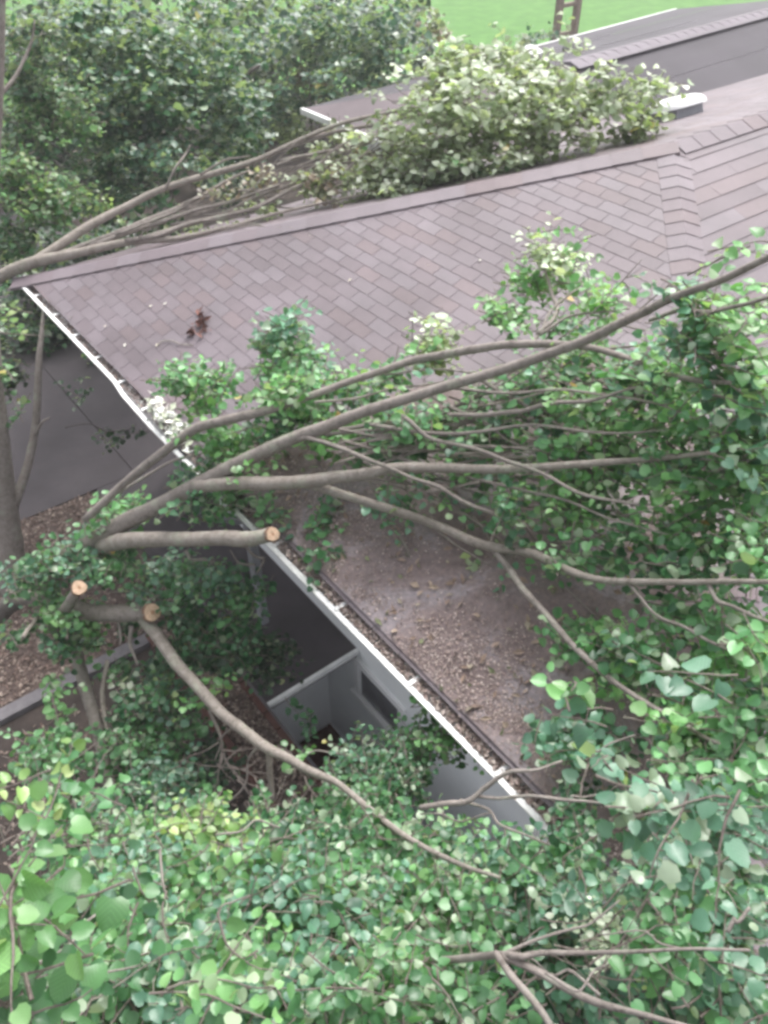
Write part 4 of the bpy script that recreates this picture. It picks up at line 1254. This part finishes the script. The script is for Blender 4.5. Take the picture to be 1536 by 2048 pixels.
# ================================================================== 5. trees behind
def tree(name, label, base, stems, blobs, group='trees behind the house', bark='bark_dark'):
    t = empty(name, base, label, 'tree', group)
    for s_ in stems: limb(t, s_, bark, 'trunk' if s_ is stems[0] else 'branch', 10, 6, wf_=.54 if s_ is stems[0] else .45)
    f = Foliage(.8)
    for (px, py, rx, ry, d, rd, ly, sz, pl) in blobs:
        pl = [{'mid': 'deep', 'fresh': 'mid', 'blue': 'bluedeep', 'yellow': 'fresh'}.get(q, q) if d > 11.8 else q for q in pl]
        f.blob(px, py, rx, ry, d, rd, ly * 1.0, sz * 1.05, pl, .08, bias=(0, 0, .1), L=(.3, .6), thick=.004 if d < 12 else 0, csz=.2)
    f.build(t, 'crown')
    return t


bt = W(-1.45, -1.32, 0)
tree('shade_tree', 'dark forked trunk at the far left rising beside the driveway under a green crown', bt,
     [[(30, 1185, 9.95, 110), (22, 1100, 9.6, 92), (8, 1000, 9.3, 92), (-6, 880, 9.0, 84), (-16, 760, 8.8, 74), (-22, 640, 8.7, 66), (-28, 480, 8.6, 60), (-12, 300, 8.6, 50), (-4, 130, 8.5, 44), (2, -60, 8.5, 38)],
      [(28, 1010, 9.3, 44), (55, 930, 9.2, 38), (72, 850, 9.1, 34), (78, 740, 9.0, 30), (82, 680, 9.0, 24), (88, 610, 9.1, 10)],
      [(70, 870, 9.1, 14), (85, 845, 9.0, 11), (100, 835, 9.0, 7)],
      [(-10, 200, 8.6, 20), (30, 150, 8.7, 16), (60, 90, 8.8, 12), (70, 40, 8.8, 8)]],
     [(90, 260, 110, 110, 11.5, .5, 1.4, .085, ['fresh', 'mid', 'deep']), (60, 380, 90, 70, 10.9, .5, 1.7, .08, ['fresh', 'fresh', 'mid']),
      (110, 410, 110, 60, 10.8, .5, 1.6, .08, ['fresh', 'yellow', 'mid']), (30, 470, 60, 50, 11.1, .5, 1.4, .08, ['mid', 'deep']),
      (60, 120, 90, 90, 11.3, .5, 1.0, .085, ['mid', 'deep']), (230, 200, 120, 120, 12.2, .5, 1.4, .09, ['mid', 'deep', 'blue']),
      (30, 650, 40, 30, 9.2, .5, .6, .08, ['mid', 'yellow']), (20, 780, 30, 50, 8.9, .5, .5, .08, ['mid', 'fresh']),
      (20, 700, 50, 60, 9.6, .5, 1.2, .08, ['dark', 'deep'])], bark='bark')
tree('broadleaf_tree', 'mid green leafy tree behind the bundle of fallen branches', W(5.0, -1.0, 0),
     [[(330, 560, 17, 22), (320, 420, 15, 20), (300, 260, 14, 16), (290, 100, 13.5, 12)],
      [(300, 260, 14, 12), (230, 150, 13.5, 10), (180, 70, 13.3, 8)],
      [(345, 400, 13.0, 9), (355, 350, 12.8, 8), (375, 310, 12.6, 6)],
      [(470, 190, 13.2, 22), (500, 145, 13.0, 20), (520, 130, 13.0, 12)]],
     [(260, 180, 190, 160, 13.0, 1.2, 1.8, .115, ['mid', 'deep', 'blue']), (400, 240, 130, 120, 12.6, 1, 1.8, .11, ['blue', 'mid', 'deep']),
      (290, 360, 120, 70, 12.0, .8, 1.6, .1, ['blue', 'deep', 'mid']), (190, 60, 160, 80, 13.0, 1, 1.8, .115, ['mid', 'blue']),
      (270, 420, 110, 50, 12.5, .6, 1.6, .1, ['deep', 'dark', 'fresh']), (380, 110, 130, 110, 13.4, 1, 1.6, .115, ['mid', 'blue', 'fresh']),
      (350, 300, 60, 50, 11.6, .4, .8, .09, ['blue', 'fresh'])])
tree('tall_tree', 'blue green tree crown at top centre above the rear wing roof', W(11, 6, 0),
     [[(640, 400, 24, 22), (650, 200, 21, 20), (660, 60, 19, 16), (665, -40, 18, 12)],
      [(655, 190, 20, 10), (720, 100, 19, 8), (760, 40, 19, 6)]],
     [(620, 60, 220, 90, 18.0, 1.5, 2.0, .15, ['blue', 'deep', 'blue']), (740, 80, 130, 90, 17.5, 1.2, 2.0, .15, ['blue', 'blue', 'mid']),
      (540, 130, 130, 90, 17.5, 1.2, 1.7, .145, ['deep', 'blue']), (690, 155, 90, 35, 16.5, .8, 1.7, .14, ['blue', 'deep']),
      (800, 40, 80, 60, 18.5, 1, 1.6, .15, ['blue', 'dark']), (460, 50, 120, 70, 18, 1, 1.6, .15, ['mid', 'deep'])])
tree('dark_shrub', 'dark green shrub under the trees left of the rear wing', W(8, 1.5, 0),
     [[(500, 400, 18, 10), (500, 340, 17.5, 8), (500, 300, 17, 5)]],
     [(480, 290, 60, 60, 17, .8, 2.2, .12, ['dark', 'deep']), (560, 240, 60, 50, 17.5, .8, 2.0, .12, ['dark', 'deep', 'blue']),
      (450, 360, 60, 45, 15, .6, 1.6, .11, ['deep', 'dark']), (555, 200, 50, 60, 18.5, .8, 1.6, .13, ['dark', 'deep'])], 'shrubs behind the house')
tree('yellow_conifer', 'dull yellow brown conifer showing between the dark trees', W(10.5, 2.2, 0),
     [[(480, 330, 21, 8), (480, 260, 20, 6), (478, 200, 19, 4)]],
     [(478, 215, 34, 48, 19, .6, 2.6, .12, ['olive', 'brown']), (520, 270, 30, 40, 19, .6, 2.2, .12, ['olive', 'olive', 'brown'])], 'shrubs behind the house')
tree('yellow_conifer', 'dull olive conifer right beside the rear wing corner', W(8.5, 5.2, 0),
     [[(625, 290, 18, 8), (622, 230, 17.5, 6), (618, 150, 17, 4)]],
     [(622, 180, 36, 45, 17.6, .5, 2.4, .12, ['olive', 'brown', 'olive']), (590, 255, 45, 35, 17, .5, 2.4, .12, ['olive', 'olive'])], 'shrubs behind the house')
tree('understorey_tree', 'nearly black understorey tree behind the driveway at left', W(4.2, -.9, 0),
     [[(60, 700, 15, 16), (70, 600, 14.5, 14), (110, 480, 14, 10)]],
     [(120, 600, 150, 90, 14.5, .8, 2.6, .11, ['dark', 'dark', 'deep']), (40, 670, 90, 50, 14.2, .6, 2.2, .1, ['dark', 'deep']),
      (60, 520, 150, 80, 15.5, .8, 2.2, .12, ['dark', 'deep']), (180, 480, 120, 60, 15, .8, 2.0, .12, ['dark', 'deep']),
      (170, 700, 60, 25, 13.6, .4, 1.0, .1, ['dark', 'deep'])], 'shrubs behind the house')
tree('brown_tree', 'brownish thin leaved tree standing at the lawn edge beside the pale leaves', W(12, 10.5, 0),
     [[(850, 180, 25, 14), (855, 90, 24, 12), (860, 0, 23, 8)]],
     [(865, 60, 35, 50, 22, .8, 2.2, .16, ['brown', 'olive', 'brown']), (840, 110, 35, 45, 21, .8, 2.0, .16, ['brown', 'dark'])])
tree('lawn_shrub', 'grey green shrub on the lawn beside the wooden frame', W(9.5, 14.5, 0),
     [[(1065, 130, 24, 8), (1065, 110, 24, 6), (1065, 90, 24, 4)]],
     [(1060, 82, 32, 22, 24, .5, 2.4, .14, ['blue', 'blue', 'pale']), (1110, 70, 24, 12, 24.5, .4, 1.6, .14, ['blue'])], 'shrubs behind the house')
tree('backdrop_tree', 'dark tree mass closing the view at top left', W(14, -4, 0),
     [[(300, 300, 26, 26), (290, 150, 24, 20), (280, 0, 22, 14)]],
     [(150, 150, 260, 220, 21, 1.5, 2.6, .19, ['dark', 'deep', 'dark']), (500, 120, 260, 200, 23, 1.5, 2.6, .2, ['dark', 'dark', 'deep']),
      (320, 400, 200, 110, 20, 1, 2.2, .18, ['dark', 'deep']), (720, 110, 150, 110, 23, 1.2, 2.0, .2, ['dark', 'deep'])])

# low branch hanging over the driveway
t = empty('low_branch', at(330, 870, 9.0), 'thin dark leafy shoot hanging above the driveway beside the gutter', 'branch')
limb(t, [(130, 855, 9.6, 3), (180, 848, 9.5, 3), (215, 862, 9.5, 3), (270, 858, 9.4, 2)], 'bark_dark', 'branch', 6)
f = Foliage()
f.blob(215, 865, 55, 14, 9.6, .1, .8, .08, ['dark']); f.blob(265, 862, 22, 18, 9.5, .1, .9, .08, ['dark']); f.blob(160, 780, 30, 35, 10.5, .1, .5, .08, ['dark'])
f.build(t)
t = empty('low_branch', at(60, 665, 9.3), 'thin pale twig with yellow leaves crossing the far left edge', 'branch')
limb(t, [(-20, 662, 9.2, 5), (30, 668, 9.2, 5), (100, 672, 9.3, 3)], 'bark_pale', 'branch', 6)
f = Foliage(); f.blob(32, 660, 20, 18, 9.2, .1, .8, .07, ['yellow', 'fresh']); f.build(t)

# ------------------------------------------------------------------ volume box added to lift the shadows, standing in for lens fog
hz = bpy.data.materials.new('veil'); hz.use_nodes = True
for n_ in list(hz.node_tree.nodes):
    if n_.type == 'BSDF_PRINCIPLED': hz.node_tree.nodes.remove(n_)
pv = hz.node_tree.nodes.new('ShaderNodeVolumePrincipled')
pv.inputs['Color'].default_value = (.95, .955, .97, 1)
pv.inputs['Density'].default_value = .003
pv.inputs['Anisotropy'].default_value = .2
hz.node_tree.links.new(pv.outputs['Volume'], hz.node_tree.nodes['Material Output'].inputs['Volume'])
mb = MB(); mb.box((-90, -40, -3.2), (180, 0, 0), (0, 180, 0), (0, 0, 17.2))
veil_obj = mb.build('veil', hz); veil_obj['kind'] = 'stuff'; veil_obj['label'] = 'thin added haze in the air around the garden'; veil_obj['category'] = 'veil'

# ------------------------------------------------------------------ small things
c = onA(400, 645, .02)
P = []
for i in range(46):
    x = 402 + rng.normal() * 8; y = 645 + rng.normal() * 11
    if i < 10: x, y = 384 + rng.normal() * 3, 663 + rng.normal() * 2
    P.append(onA(x, y, .02 + rng.random() * .02))
o = flakes('dead_leaves', P, NA, .034, [(.13, .055, .045), (.17, .08, .065), (.10, .045, .04)], 'reddish brown clump of dead leaves on the shingles', 'dead leaves', .8, None)
mb = MB()
pp = [onA(x, y, .02) for x, y in [(315, 690), (325, 682), (345, 682), (360, 688), (386, 690)]]
mb.tube(catmull(pp, 4), np.full(17, .005), 6)
tag(mb.build('loose_twig', M['bark_pale'], None, True), 'small loose twig lying on the shingles below the dead leaves', 'twig')
mb = MB()
pp = [onA(x, y, .02) for x, y in [(440, 460), (500, 452), (585, 456)]]
mb.tube(catmull(pp, 4), np.full(9, .005), 6)
tag(mb.build('loose_twig', M['bark_pale'], None, True), 'thin loose twig just under the hip cap near the fallen bundle', 'twig')

# torn stump, left edge
stp = onz(0, 1135, .0)
mb = MB()
pts = [stp - ZZ * .05, stp + ZZ * .2, stp + ZZ * .36]
mb.tube(catmull(pts, 4), [.17, .165, .16, .155, .15, .15, .14, .12, .09], 14, .18)
for k in range(7):
    a = rng.random() * 6.28; q = stp + ZZ * .3 + np.array([math.cos(a), math.sin(a), 0]) * .09
    mb.tube([q, q + ZZ * (.08 + .1 * rng.random()) + rng.normal(size=3) * .02], [.03, .006], 5)
torn = mat_noise('torn_wood', [(.3, (.20, .055, .025)), (.7, (.36, .12, .06))], 12, .9, .6)
tag(mb.build('torn_stump', torn, None, True), 'orange brown torn stump at the left edge beside the forked trunk', 'stump')

# wooden frame on the lawn
fb_ = onz(1110, 90, 1.5)
u_, v_, _ = uvz(fb_)
wf_ = empty('wooden_frame', W(u_, v_, 0), 'brown wooden frame of two posts with rungs standing on the lawn', 'wooden frame')
print('frame at', u_, v_, 'dist', np.linalg.norm(fb_ - CAM))
gapw = .72
for s_ in (0, 1):
    mb = MB(); mb.box(W(u_, v_ + s_ * gapw, 0), V1 * .16, V2 * .16, ZZ * 5.2); mb.build('post', M['wood'], wf_)
zt = float(on_v(1120, 18, v_)[2]); zb = float(on_v(1120, 78, v_)[2]); print('rungs', zb, zt)
for z_ in (zb, zt):
    mb = MB(); mb.box(W(u_ + .02, v_ + .16, z_), V1 * .11, V2 * (gapw - .16), ZZ * .09); mb.build('rung', M['wood'], wf_)
print('leaves done')
